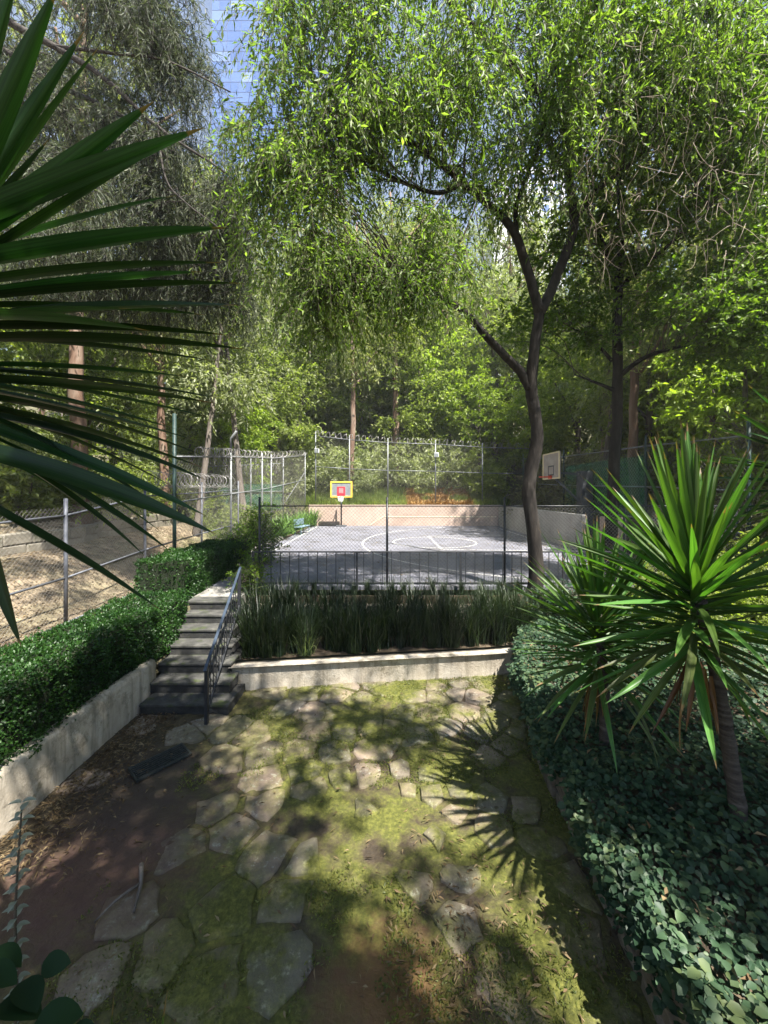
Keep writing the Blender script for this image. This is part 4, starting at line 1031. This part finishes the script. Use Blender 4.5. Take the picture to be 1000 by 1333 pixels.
# right fence with green screen
root = fence('dark green chain-link fence with green netting at the right of the court', [(9.6, 26.5), (9.6, 20.5), (9.55, 14.0), (9.5, 10.0)], [6.0, 5.6, 5.4, 5.2], [1.6, 1.6, 1.5, 1.4], .045, (.98, .6, .3), .16, .006, (M['post_green'], M['galv'], M['wire']), .3)
part(MB().box((9.62, 14.2, 2.6), (9.63, 20.3, 5.0)), 'netting', M['net_green'], root)
for i, (x, z, rt) in enumerate(((bp[0][0] + .12, 6.6, 0), (bp[3][0] + .05, 6.3, 0))):
    t = thing('floodlight', ('small white floodlight on the corner post of the back fence', 'small white floodlight on a middle post of the back fence')[i], 'floodlight', (x, 27.45, z))
    MB().box((-.16, -.08, -.18), (.16, .04, .14)).build('housing', M['flood'], t, bevel=.02); MB().box((-.13, -.092, -.15), (.13, -.081, .11)).build('lens', M['hoop_glass'], t); MB().tube([(-.05, .04, 0), (-.05, .14, 0)], .02, 6).build('bracket', M['galv'], t)

# ------------------------------------------------------------------ basketball court
court = MB().box((-5.0, 9.74, 1.17), (8.0, 26.98, COURT_Z)).build('basketball_court', M['court']); tag(court, kind='structure')
def line(mb, pts, w=.07, z=COURT_Z + .004, closed=False):
    pts = np.asarray(pts, float); t = np.gradient(pts, axis=0); t /= np.linalg.norm(t, axis=1)[:, None]; n_ = np.stack([-t[:, 1], t[:, 0]], 1)
    L = pts + n_ * w / 2; R = pts - n_ * w / 2; k = len(pts)
    vs = [(p[0], p[1], z) for p in L] + [(p[0], p[1], z) for p in R]
    return mb.add(vs, [(i, k + i, k + i + 1, i + 1) for i in range(k - 1)])
th = np.linspace(0, 2 * math.pi, 64)
def cline(pts, z): line(MB(), pts, .075, z).build('painted_line', M['paint'], court)
cline([(2.4 + 1.95 * math.cos(a), 18.3 + 1.95 * math.sin(a)) for a in th], COURT_Z + .004)
cline([(7.2 + 8.2 * math.cos(a), 18.1 + 8.2 * math.sin(a)) for a in np.linspace(math.radians(112), math.radians(248), 60)], COURT_Z + .005)
cline([(2.4, 15.9), (2.4, 20.7)], COURT_Z + .006)
cline([(2.4, 20.65), (7.5, 21.2)], COURT_Z + .007); cline([(2.4, 15.95), (7.5, 15.4)], COURT_Z + .007)
cline([(-4.45, 11.0), (-4.5, 18), (-4.6, 26.4)], COURT_Z + .006); cline([(7.5, 11.5), (7.5, 25.0)], COURT_Z + .006)
MB().box((-5.28, 10.2, 1.1), (-5.02, 19.2, COURT_Z + .16)).build('kerb', M['concrete'], None, bevel=.03)['kind'] = 'structure'
MB().box((-5.6, 19.2, 1.0), (-5.01, 26.98, COURT_Z + .05)).build('planting_bed', M['soil'])['kind'] = 'structure'
sw = MB().box((-5.3, 27.0, 1.0), (8.3, 27.25, 2.72)).build('court_wall', M['salmon'], None, bevel=.03); tag(sw, 'salmon pink rendered wall along the far side of the basketball court', 'wall')
MB().box((-.05, 26.985, 1.86), (7.9, 26.996, 1.93)).build('painted_line', M['old_paint'], sw)
bar(MB(), (-1.0, 26.989, 1.31), (-.06, 26.989, 1.9), .012, .075).build('painted_line', M['old_paint'], sw)
gw = MB().box((8.02, 15.6, 1.0), (8.27, 26.96, 2.72)).build('court_wall', M['grey_wall'], None, bevel=.03); tag(gw, 'grey rendered side wall on the right of the basketball court', 'wall')
gp = MB().box((8.02, 13.6, 1.0), (8.6, 14.3, 2.75)).build('gate_pillar', M['salmon'], None, bevel=.03); tag(gp, 'short pinkish rendered pillar beside the dark hoop post', 'pillar')

# yellow hoop at the far wall
hp = thing('basketball_hoop', 'small basketball hoop with yellow-framed backboard at the salmon wall', 'basketball hoop', (-2.95, 26.25, COURT_Z))
def tube_part(pts, rad, name, mat, root, sub=None, sides=8): return MB().tube(pts, rad, sides).build(name, mat, sub or root, True)
tube_part([(0, .25, 0), (0, .25, 2.2)], .05, 'pole', M['post_concrete'], hp)
MB().box((-.35, .05, .0), (.35, .65, .08)).build('base', M['post_concrete'], hp, bevel=.02)
tube_part([(0, .25, 2.15), (.1, -.42, 2.3)], .035, 'arm', M['post_concrete'], hp)
bd = MB().box((-.60, -.46, 2.06), (.76, -.43, 3.02)).build('backboard', M['hoop_glass'], hp)
f = MB()
for lo, hi in (((-.66, -.49, 2.98), (.82, -.41, 3.09)), ((-.66, -.49, 2.0), (.82, -.41, 2.11)), ((-.66, -.49, 2.11), (-.55, -.41, 2.98)), ((.71, -.49, 2.11), (.82, -.41, 2.98))): f.box(lo, hi)
f.build('frame', M['hoop_yellow'], bd, bevel=.02)
f = MB()
for lo, hi in (((-.20, -.475, 2.65), (.34, -.461, 2.73)), ((-.20, -.475, 2.08), (.34, -.461, 2.30)), ((-.20, -.475, 2.30), (-.08, -.461, 2.65)), ((.22, -.475, 2.30), (.34, -.461, 2.65))): f.box(lo, hi)
f.build('target_square', M['hoop_red'], bd)
MB().box((-.079, -.474, 2.301), (.219, -.462, 2.649)).build('target_panel', surface_mat('target_pink', [(.62,.16,.17), (.72,.25,.25)], 6, .5, 0), bd)
rim = MB().tube([(.08 + .23 * math.cos(a), -.75 + .23 * math.sin(a), 2.12) for a in np.linspace(0, 6.283, 25)], .018, 6, False).build('rim', M['hoop_red'], hp, True)
nb = MB()
for k in range(12):
    a = k * .5236
    nb.tube([(.08 + .23 * math.cos(a), -.75 + .23 * math.sin(a), 2.11), (.08 + .17 * math.cos(a + .3), -.75 + .17 * math.sin(a + .3), 1.9), (.08 + .13 * math.cos(a), -.75 + .13 * math.sin(a), 1.75)], .009, 4, False)
    nb.tube([(.08 + .23 * math.cos(a), -.75 + .23 * math.sin(a), 2.11), (.08 + .17 * math.cos(a - .3), -.75 + .17 * math.sin(a - .3), 1.9), (.08 + .13 * math.cos(a), -.75 + .13 * math.sin(a), 1.75)], .009, 4, False)
nb.build('net', M['net_white'], rim)

# full-size hoop on the right, facing left
hp = thing('basketball_hoop', 'full-size basketball hoop with worn white backboard on a thick dark post', 'basketball hoop', (9.3, 17.8, COURT_Z))
MB().box((-.26, -.26, 0), (.26, .26, 3.35)).build('post', M['post_concrete'], hp, bevel=.02)
bar(MB(), (-.2, 0, 3.2), (-1.5, 0, 3.3), .09, .09).build('arm', M['post_concrete'], hp); bar(MB(), (-.2, 0, 1.9), (-1.5, 0, 3.15), .08, .08).build('brace', M['post_concrete'], hp)
bd = MB().box((-1.56, -.88, 2.98), (-1.51, .88, 4.2)).build('backboard', M['board_white'], hp)
f = MB()
for lo, hi in (((-1.58, -.9, 4.14), (-1.561, .9, 4.2)), ((-1.58, -.9, 2.98), (-1.561, .9, 3.04)), ((-1.58, -.9, 3.04), (-1.561, -.8, 4.14)), ((-1.58, .8, 3.04), (-1.561, .9, 4.14))): f.box(lo, hi)
f.build('painted_border', M['board_edge'], bd)
f = MB()
for lo, hi in (((-1.57, -.3, 3.55), (-1.562, .3, 3.6)), ((-1.57, -.3, 3.15), (-1.562, .3, 3.2)), ((-1.57, -.3, 3.2), (-1.562, -.25, 3.55)), ((-1.57, .25, 3.2), (-1.562, .3, 3.55))): f.box(lo, hi)
f.build('target_square', M['post_concrete'], bd)
MB().tube([(-1.84 + .24 * math.cos(a), .24 * math.sin(a), 3.08) for a in np.linspace(0, 6.283, 25)], .022, 6, False).build('rim', M['rim'], hp, True)
MB().box((-1.64, -.14, 3.0), (-1.57, .14, 3.14)).build('rim_bracket', M['rim'], hp)

# pale blue bench by the planting
bn = thing('bench', 'pale blue metal bench beside the leafy bed left of the court', 'bench', (-5.0 + .35, 21.9, COURT_Z), math.radians(80))
MB().box((-.7, -.2, .40), (.7, .2, .45)).build('seat', M['bench_blue'], bn, bevel=.01); MB().box((-.7, .2, .52), (.7, .24, .85)).build('backrest', M['bench_blue'], bn, bevel=.01)
for x in (-.6, .6):
    for y in (-.16, .18): MB().tube([(x, y, 0), (x, y, .41)], .02, 6).build('leg', M['bench_blue'], bn)
    MB().tube([(x, .2, .44), (x, .23, .6)], .015, 6).build('back_support', M['bench_blue'], bn)

# ------------------------------------------------------------------ stone bank wall on the left slope (separate blocks)
bw = thing('bank_wall', 'low weathered block wall at the top of the litter slope', 'stone wall', (-11.35, 10, 1.5))
r = np.random.default_rng(51); y = 5.0
while y < 20.5:
    w = r.uniform(.5, .95)
    for row in range(2):
        z0 = float(H(-11.0, y)) - .1 + row * .38
        MB().box((0, 0, 0), (.3 + r.uniform(0, .05), w - .03, .36 * r.uniform(.93, 1))).build('block', M['brick_dark'], bw, bevel=.03).location = Vector((-11.5 + r.uniform(0, .04), y + row * .2, z0)) - bw.location
    y += w
# ------------------------------------------------------------------ background trees and bushes
def proto_tree(name, label, group, height, trunk_r, bark, leafm, ells, seed, n_sp, sp_len, droop, n_lf, leaf, lean=(0, 0), limbs=4, branch_r=.06):
    r = np.random.default_rng(seed); top = np.array([lean[0], lean[1], height])
    L = [([(0, 0, -.4), tuple(top * .33 + r.normal(size=3) * .12), tuple(top * .66 + r.normal(size=3) * .2), tuple(top)], trunk_r, trunk_r * .25)]
    for i in range(limbs):
        f = r.uniform(.35, .8); b = top * f; a = r.random() * 6.28; l = height * r.uniform(.12, .22)
        L.append(([b, b + np.array([math.cos(a) * l * .5, math.sin(a) * l * .5, l * .5]), b + np.array([math.cos(a) * l, math.sin(a) * l, l * 1.2])], trunk_r * .4, .03))
    return tree(name, label, 'tree', (0, 0, 0), L, ells, bark, leafm, seed, n_sp, sp_len, droop, n_lf, leaf, group, twigs=False, sides=7, gap=.12)
GB = 'trees on the wooded hill behind the court'
euc1 = proto_tree('eucalyptus', 'tall eucalyptus with reddish bare trunk on the bank behind the salmon wall', GB, 21, .26, M['bark_euc'], M['leaf_euc'],
                  [((0, 0, 15), (2.6, 2.6, 6), 130), ((.5, 0, 9.5), (2.4, 2.2, 2.0), 40)], 301, 6, 1.3, .8, 9, (.30, .075), (.6, 0))
euc2 = proto_tree('eucalyptus', 'eucalyptus with pale leaning trunk on the bank behind the salmon wall', GB, 19, .17, M['bark_grey'], M['leaf_pale'],
                  [((1.2, 0, 14), (2.6, 2.4, 5.5), 120), ((.4, 0, 8), (1.8, 1.8, 1.8), 30)], 302, 6, 1.3, .6, 9, (.28, .08), (3.0, .4))
broad = proto_tree('broadleaf_tree', 'rounded broadleaf tree on the wooded hill behind the court', GB, 10, .22, M['bark_grey'], M['leaf_forest'],
                   [((0, 0, 7.5), (3.4, 3.2, 4.0), 190), ((1, -.5, 4.5), (2.6, 2.4, 1.8), 50)], 303, 6, 1.1, .35, 10, (.26, .11))
limet = proto_tree('light_green_tree', 'light yellow-green tree among the darker trees on the hill', GB, 9, .16, M['bark_grey'], M['leaf_lime'],
                   [((0, 0, 6.8), (2.8, 2.6, 3.2), 130), ((.5, -.4, 4), (2.0, 2.0, 1.5), 35)], 304, 6, 1.0, .35, 10, (.24, .10))
def proto_bush(name, label, group, leafm, ells, seed, n_sp, sp_len, n_lf, leaf, droop=.2):
    L = [([(0, 0, -.2), (.05, 0, .5), (.1, .05, 1.2)], .06, .03), ([(0, 0, 0), (-.3, .2, .7), (-.5, .3, 1.3)], .04, .02), ([(0, 0, 0), (.35, -.2, .6), (.6, -.3, 1.2)], .04, .02)]
    return tree(name, label, 'bush', (0, 0, 0), L, ells, M['bark_grey'], leafm, seed, n_sp, sp_len, droop, n_lf, leaf, group, twigs=False, sides=6, gap=.2)
GU = 'bushes under the trees around the court'
bush = proto_bush('bush', 'dense dark green bush in the undergrowth around the court', GU, M['leaf_forest'], [((0, 0, 1.5), (1.7, 1.6, 1.5), 90), ((.4, 0, .7), (1.9, 1.7, .7), 45)], 311, 6, .7, 9, (.17, .075))
pbush = proto_bush('pale_bush', 'grey-green bush in the undergrowth around the court', GU, M['leaf_pale'], [((0, 0, 1.6), (1.6, 1.5, 1.7), 85), ((.3, 0, .7), (1.7, 1.6, .7), 35)], 312, 6, .8, 9, (.16, .065), .4)
scrub = proto_bush('dry_scrub', 'dry brownish scrub on the bank right of the court', 'dry scrub right of the court', M['leaf_scrub'], [((0, 0, 1.6), (1.8, 1.6, 1.7), 90), ((.3, 0, .7), (1.9, 1.7, .7), 40)], 313, 6, .9, 9, (.16, .045), .4)

r = np.random.default_rng(61)
used = set()
KIND = {'eucalyptus': 'tall eucalyptus with reddish bare trunk', 'eucalyptus.001': 'eucalyptus with pale leaning trunk', 'broadleaf_tree': 'rounded broadleaf tree', 'light_green_tree': 'light yellow-green tree',
        'bush': 'dense green bush', 'pale_bush': 'pale grey-green bush', 'dry_scrub': 'dry brownish scrub bush'}
def zone(x, y):
    if y < 10.2 and x > 0: return 'behind the yuccas at the back of the leafy bed'
    if y >= 27.4: return 'just behind the tall fence on the salmon wall' if y < 32.5 and -9 < x < 10 else 'low on the wooded hill behind the court' if y < 36 else 'high on the wooded hill behind the court'
    if x < 0: return 'beyond the low block wall of the litter slope' if y < 20 else 'beside the far fence with green netting'
    return 'on the near bank right of the court' if y < 16 else 'on the bank behind the dark green fence'
def put(root, x, y, rz=None, s=1.0, label=None, dz=0.0, tilt=(0, 0)):
    label = label or KIND[root.name] + ' ' + zone(x, y)
    z = float(H(x, y)) - .05 + dz; rz = r.random() * 6.28 if rz is None else rz
    if root.name in used: return clone(root, (x, y, z), rz, s, label, tilt)
    used.add(root.name); protos.append((root, (x, y, z), rz, s, label, tilt)); return root
protos = []
def place_later():
    for (o, loc, rz, s, label, tilt) in protos:
        o.location = loc; o.rotation_euler = (tilt[0], tilt[1], rz); o.scale = (s,) * 3
        if label: o['label'] = label
# eucalyptus trunks that show behind the court
for (px, Y, o_, s, rz) in ((455, 29.5, euc1, 1.0, .3), (515, 31, euc1, 1.15, 2.2), (350, 29, euc2, .9, 2.8), (375, 30.5, euc2, 1.05, .15), (300, 31, euc1, 1.0, 4.0), (580, 34, euc1, 1.1, 1.2), (640, 33, euc2, 1.0, 1.0), (420, 36, euc1, 1.2, 5)):
    put(o_, (px - 500) * Y / 500, Y, rz, s)
# hill trees in depth
for Y, n_, lo, hi in ((33, 6, -30, 30), (38, 8, -36, 36), (44, 9, -42, 42), (52, 10, -50, 52), (62, 11, -64, 64)):
    for i in range(n_):
        x = lo + (hi - lo) * (i + .5 + r.uniform(-.35, .35)) / n_; k = r.random()
        if Y >= 44 and -.47 * Y < x < -.27 * Y and k < .35: k = .5          # keep the glimpse of the tower open
        s = r.uniform(.9, 1.3) * (1.0 if Y < 50 else 1.2)
        put(broad if k < .5 else limet if k < .68 else euc2 if k < .84 else euc1, x, Y, None, s)
for (x, y, o_, s_) in ((-10.5, 32, broad, 1.25), (-6.5, 33, broad, 1.3), (-2.2, 34, limet, 1.4), (1.5, 34.5, broad, 1.35), (5.5, 33.5, limet, 1.35), (9.5, 33, broad, 1.3), (-4.2, 38, euc1, 1.25), (0.5, 38, euc2, 1.3), (4.5, 37, euc1, 1.2), (8, 38, euc2, 1.25), (12, 36, euc1, 1.2), (-9, 37, broad, 1.5), (15, 33, broad, 1.4), (3, 42, broad, 1.7), (-3, 43, broad, 1.7), (9, 43, broad, 1.7)):
    put(o_, x, y, None, s_)
# left wood
for (x, y, o_, s) in ((-11.95, 15.2, euc1, 1.15), (-11.6, 20.5, euc1, .95), (-16, 13, broad, 1.0), (-14.5, 19, broad, 1.0), (-19, 17, limet, 1.1), (-9.5, 25, limet, .95), (-12, 27, broad, 1.1), (-17, 24, broad, 1.2), (-8.0, 29.5, broad, 1.0), (-22, 20, euc2, 1.1), (-15, 30, broad, 1.2), (-14, 10.5, broad, .7)):
    put(o_, x, y, None, s)
put(euc2, -7.6, 21.5, 2.6, 1.15); put(euc2, -9.6, 19.5, 1.1, 1.0)
# right wood
for (x, y, o_, s) in ((12.5, 25, broad, 1.1), (13, 19, broad, 1.0), (17, 22, limet, 1.1), (15, 15, broad, 1.0), (11.5, 29, limet, 1.0), (19, 17, broad, 1.2), (12.0, 14.0, euc1, .8), (21, 25, broad, 1.3), (7.5, 30.5, limet, 1.0), (3.0, 32, broad, 1.0), (13.2, 11.2, broad, .95), (16.5, 11, limet, 1.1), (11.2, 20.5, euc2, .9), (20, 13, broad, 1.3), (24, 19, broad, 1.4), (17, 28, broad, 1.3), (26, 27, broad, 1.4), (14.5, 8, broad, 1.0), (10.8, 16.5, euc1, .85), (12.5, 22, euc1, 1.0), (15, 25, euc2, 1.1), (14, 16, euc2, 1.0), (18, 14, euc1, 1.0), (10.8, 11.5, limet, .8)):
    put(o_, x, y, None, s)
# undergrowth
for i in range(34):
    x = r.uniform(-24, 20); y = r.uniform(31.0, 40)
    put(bush if r.random() < .6 else pbush, x, y, None, r.uniform(1.0, 1.9))
for (x, y, s) in ((-7.2, 29.3, 1.2), (-3.8, 30.2, .9), (-4.6, 29.8, 1.3), (-1.6, 30.4, 1.2), (.6, 30.6, 1.3), (2.6, 30.6, 1.3), (5.0, 30.2, 1.2), (7.4, 29.4, 1.2), (-9.8, 28.6, 1.3), (-12.5, 25, 1.2)):
    put(pbush if r.random() < .5 else bush, x, y, None, s)
for i in range(16):
    x = r.uniform(-20, -12.0); y = r.uniform(9.5, 26); put(pbush if r.random() < .55 else bush, x, y, None, r.uniform(.8, 1.4))
for (x, y, s) in ((-9.0, 21.2, .8), (-8.6, 24, 1.0), (-7.4, 24.5, .8), (-10.6, 23, 1.0), (-9.6, 27, 1.2), (-6.9, 20.8, .6)):
    put(bush, x, y, None, s)
for i in range(26):
    x = r.uniform(10.6, 20); y = r.uniform(9.5, 26); put(scrub if r.random() < .65 else bush, x, y, None, r.uniform(.8, 1.5))
for (x, y, s) in ((6.8, 9.3, .5), (8.4, 9.0, .6), (9.2, 11.5, .7), (10.3, 8.0, .9), (8.0, 6.6, .5), (11, 6.0, 1.0), (7.2, 8.2, .45), (13, 7, 1.2), (5.7, 8.3, .42), (6.6, 7.2, .5), (5.2, 6.6, .32), (7.9, 7.6, .6), (8.6, 6.0, .6)):
    put(bush, x, y, None, s)
place_later()

# bright bush at the end of the hedge, shrub by the fence corner, leafy bed left of the court
def near_bush(name, label, base, ells, leafm, seed, leaf=(.055, .03), n_sp=7, sp=.35, n_lf=9, droop=.1):
    b = np.array(base, float)
    return tree(name, label, 'bush', base, [([tuple(b), tuple(b + [.02, 0, .4]), tuple(b + [.05, 0, .8])], .03, .012), ([tuple(b), tuple(b + [-.15, .1, .4]), tuple(b + [-.3, .1, .8])], .025, .01)],
         ells, M['bark_grey'], leafm, seed, n_sp, sp, droop, n_lf, leaf, None, up=.5, twigs=True, sides=6, gap=.3, branch_r=.012)
near_bush('bush', 'bright yellow-green bush at the end of the path hedge', (-4.55, 12.3, 1.2), [((-4.6, 12.2, 1.95), (.62, .6, .55), 60), ((-4.4, 11.9, 1.6), (.5, .5, .4), 30)], M['leaf_bush'], 71)
near_bush('shrub', 'loose green shrub by the corner post of the near fence', (-4.2, 13.2, 1.2), [((-4.2, 13.1, 2.3), (.7, .6, .95), 70), ((-3.95, 12.6, 1.7), (.45, .5, .5), 25)], M['leaf_maple'], 72, (.08, .035))
near_bush('shrub', 'small leafy shrub at the head of the stair handrail', (-3.25, 9.3, 1.1), [((-3.25, 9.3, 1.55), (.32, .3, .5), 32)], M['leaf_maple'], 73, (.07, .03))
bedp = [ribbon_clump(np.random.default_rng(81 + i), 110, (.7, 1.3), .55, leaf_mat('bed_leaf%d' % i, [(.05,.10,.025), (.11,.20,.05), (.22,.34,.10)], .35, clump=1), (.04, .07)) for i in range(2)]
for i, (x, y) in enumerate(((-5.3, 20), (-5.25, 21.2), (-5.35, 22.4), (-5.2, 23.5), (-5.3, 24.6), (-5.2, 25.7), (-4.9, 26.5), (-5.3, 19.3))):
    place_clump(x, y, 1.30, bedp[i % 2], r.uniform(.9, 1.15), 'bright green arching clump in the bed left of the court', 'arching clumps left of the court')
near_bush('bush', 'dark leafy bush beside the foot of the forked tree', (3.9, 8.85, .45), [((3.8, 8.75, .95), (.7, .4, .4), 50), ((4.6, 8.6, 1.1), (.6, .4, .4), 35)], M['leaf_ivy'], 74, (.08, .05))

# bank grass above the salmon wall and orange litter patch
n = 22000; x = r.uniform(-7, 9, n); y = 27.35 + 2.8 * r.random(n); p = np.stack([x, y, H(x, y)], 1)
org = (x > 1.6) & (x < 6.4) & (vnoise(p, .8, 5) > -.5)
D = r.normal(size=(n, 3)) * .5; D[:, 2] = 1.0; N = r.normal(size=(n, 3))
o = link(bpy.data.objects.new('bank_grass', leaf_mesh('bank_grass', p[~org], D[~org], N[~org], r.uniform(.2, .55, (~org).sum()), .035, M['bank_grass']))); tag(o, 'sunlit yellow-green grass on the bank above the salmon wall', 'grass', kind='stuff')
k = org.sum(); D2 = D[org]; D2[:, 2] *= .3
o = link(bpy.data.objects.new('bank_litter', leaf_mesh('bank_litter', p[org] + [0, 0, .05], D2, N[org] * .5 + [0, 0, 1], r.uniform(.15, .4, k), .09, M['bank_litter']))); tag(o, 'orange dry leaf litter on the bank above the salmon wall', 'leaves', kind='stuff')
# litter on the slope beyond the grey fence
n = 9000; x = r.uniform(-11.2, -6.2, n); y = r.uniform(6, 19, n); p = np.stack([x, y, H(x, y) + .02], 1); D = r.normal(size=(n, 3)); D[:, 2] *= .15
o = link(bpy.data.objects.new('leaf_litter', leaf_mesh('leaf_litter', p, D, r.normal(size=(n, 3)) * .3 + [0, 0, 1], r.uniform(.05, .14, n), r.uniform(.02, .045, n), M['leaf_litter']))); tag(o, 'dry leaf litter on the slope beyond the grey fence', 'leaves', kind='stuff')

# ------------------------------------------------------------------ small plants close to the viewpoint
gp_ = thing('grey_leaved_stalk', 'upright grey-leaved stalk in front of the cream stuccoed wall', 'plant', (-1.92, 2.0, 0))
base = np.array(gp_.location); st = smooth_path([(-1.92, 2.0, 0), (-1.93, 2.02, .9), S(20, 1190, 2.02), S(28, 1055, 2.05)], 8)
MB().tube(st - base, np.linspace(.010, .004, len(st)), 6).build('stem', M['twig'], gp_, True)
lm2 = broad_leaf('leaf', M['grey_leaf'], 1, .5, 4, .2, .35)
for i in range(26):
    f = 1 - i / 26 * .62; p = st[int(f * (len(st) - 1))] if f < 1 else st[-1]
    z = 2.0 - i * .045; p = np.array([np.interp(z, st[:, 2], st[:, 0]), np.interp(z, st[:, 2], st[:, 1]), z])
    for s in (0, math.pi):
        a = i * 1.57 + s + .3; add_leaf(gp_, lm2, p, (math.cos(a), math.sin(a), .35), .055 + .01 * r.random(), 0, r)
bl = thing('broad_leaved_plant', 'dark broad-leaved plant at the foot of the viewpoint', 'plant', (-1.55, 1.35, 0))
lm3 = broad_leaf('leaf', leaf_mat('broad_dark', [(.006,.018,.007), (.012,.032,.012), (.022,.05,.018)], .2, (1.2, 1.5, .7), .6, .15), 1, .72, 7, .12, .18); base = np.array(bl.location)
for i, (px, py, Y, L) in enumerate(((5, 1240, 1.75, .17), (48, 1275, 1.7, .16), (15, 1310, 1.62, .2), (80, 1248, 1.8, .12), (65, 1335, 1.6, .18), (5, 1355, 1.5, .22), (105, 1350, 1.62, .15), (-20, 1275, 1.6, .2))):
    p = S(px - 25, py + 6, Y); MB().tube(smooth_path([base, base * .4 + p * .6 + np.array([0, .05, -.1]), p], 5) - base, np.linspace(.010, .005, 11), 5).build('stem', M['twig'], bl)
    add_leaf(bl, lm3, p, (.8 + r.normal() * .4, r.normal() * .5, -.1 + r.normal() * .2), L, r.normal() * .3, r)
sp = thing('strap_leaf_plant', 'single green strap-leaved plant below the viewpoint', 'plant', (-1.05, 1.25, 0)); base = np.array(sp.location)
gl = yucca_leaf('leaf', .0, .05, 9, M['yucca'], .2)
for (px, py) in ((149, 1288), (218, 1288), (190, 1360), (120, 1380)):
    t_ = S(px, py, 1.7); b_ = base + np.array([r.normal() * .03, 0, .25]); add_leaf(sp, gl, b_, t_ - b_, float(np.linalg.norm(t_ - b_)), 1.3, r)
sk = thing('fallen_branch', 'short forked fallen branch lying on the patio earth', 'branch', (-2.35, 3.5, .03))
MB().tube(smooth_path([(0, .22, .02), (.12, .02, .03), (.2, -.2, .02)], 5), np.linspace(.022, .012, 11), 7, True, .15, r).build('stick', M['bark_grey'], sk, True)
MB().tube(smooth_path([(.11, .03, .03), (.0, -.12, .04), (-.08, -.28, .02)], 5), np.linspace(.015, .007, 11), 6, True, .15, r).build('fork', M['bark_grey'], sk, True)

# ------------------------------------------------------------------ far buildings
M['tower_body'] = surface_mat('tower_body', [(.05,.08,.17), (.07,.10,.2)], .05, .4, 0)
def pane_mat():
    m, nt, out = new_mat('tower_glass'); oi = nd(nt, 'ShaderNodeObjectInfo')
    c = ramp(nt, oi.outputs['Random'], [(0, (.035,.085,.25)), (.5, (.05,.11,.29)), (.92, (.075,.14,.32)), (1, (.15,.22,.38))])
    p = nd(nt, 'ShaderNodeBsdfPrincipled'); p.inputs['Roughness'].default_value = .3; p.inputs['Specular IOR Level'].default_value = .4
    nt.links.new(c, p.inputs['Base Color']); nt.links.new(p.outputs[0], out.inputs[0]); return m
M['pane'] = pane_mat()
tw = thing('glass_tower', 'blue glass office tower rising far behind the trees', 'building', (-38, 125, 30))
x0, x1 = -54.0, -20.0
MB().box((x0 + 38, -5, 0), (x1 + 38, 20, 150)).build('body', M['tower_body'], tw)
pm = {}
rr_ = np.random.default_rng(91); z = 60.0
while z < 148:
    x = x0 + .3
    while x < x1 - 2:
        w = float(rr_.choice([2.4, 3.4, 4.6])); w = min(w, x1 - .3 - x)
        key = round(w, 1)
        if key not in pm: pm[key] = MB().box((0, -.12, 0), (key - .14, .1, 3.0)).mesh('pane', M['pane'])
        o = bpy.data.objects.new('pane', pm[key]); link(o, tw); o.location = (x + 38, -5.0 - .03 * rr_.random(), z)
        x += w
    z += 3.2
    if z > 130 and False: break
MB().box((x0 + 37.8, -5.3, 148.2), (x1 + 38.2, 20.2, 151)).build('parapet', M['tower_body'], tw)
ap = thing('white_apartment_block', 'white apartment block glimpsed through the branches of the forked tree', 'building', (52, 140, 40))
MB().box((-12, 0, 0), (14, 15, 82)).build('wall', surface_mat('white_wall', [(.62,.63,.66), (.74,.75,.78)], .1, .7, 0), ap)
for i in range(6):
    for j in range(5):
        MB().box((-11 + i * 4.2, -.12, 62 + j * 3.8), (-8.6 + i * 4.2, .1, 64.4 + j * 3.8)).build('window', M['pane'], ap)

# ------------------------------------------------------------------ scattering volume added to brighten and soften the distance
hz = MB().box((-330, -150, -1.6), (330, 430, 183)).build('added_haze'); tag(hz, kind='stuff')
m, nt, out = new_mat('added_haze'); pv = nd(nt, 'ShaderNodeVolumePrincipled'); pv.inputs['Color'].default_value = (.92, .95, .97, 1); pv.inputs['Density'].default_value = 0.0008
nt.links.new(pv.outputs[0], out.inputs['Volume']); hz.data.materials.append(m)

# fallen leaves on the court
n = 1500; x = r.uniform(-4.9, 7.9, n); y = 10 + 16.9 * r.random(n); x = np.where(r.random(n) < .4, 7.9 - np.abs(r.normal(size=n)) * 1.2, x)
p = np.stack([x, y, np.full(n, COURT_Z + .012)], 1); D = r.normal(size=(n, 3)); D[:, 2] *= .1
o = link(bpy.data.objects.new('leaf_litter', leaf_mesh('leaf_litter', p, D, r.normal(size=(n, 3)) * .25 + [0, 0, 1], r.uniform(.05, .13, n), r.uniform(.02, .05, n), M['leaf_litter']))); tag(o, 'scattered dry leaves on the grey court floor', 'leaves', kind='stuff')
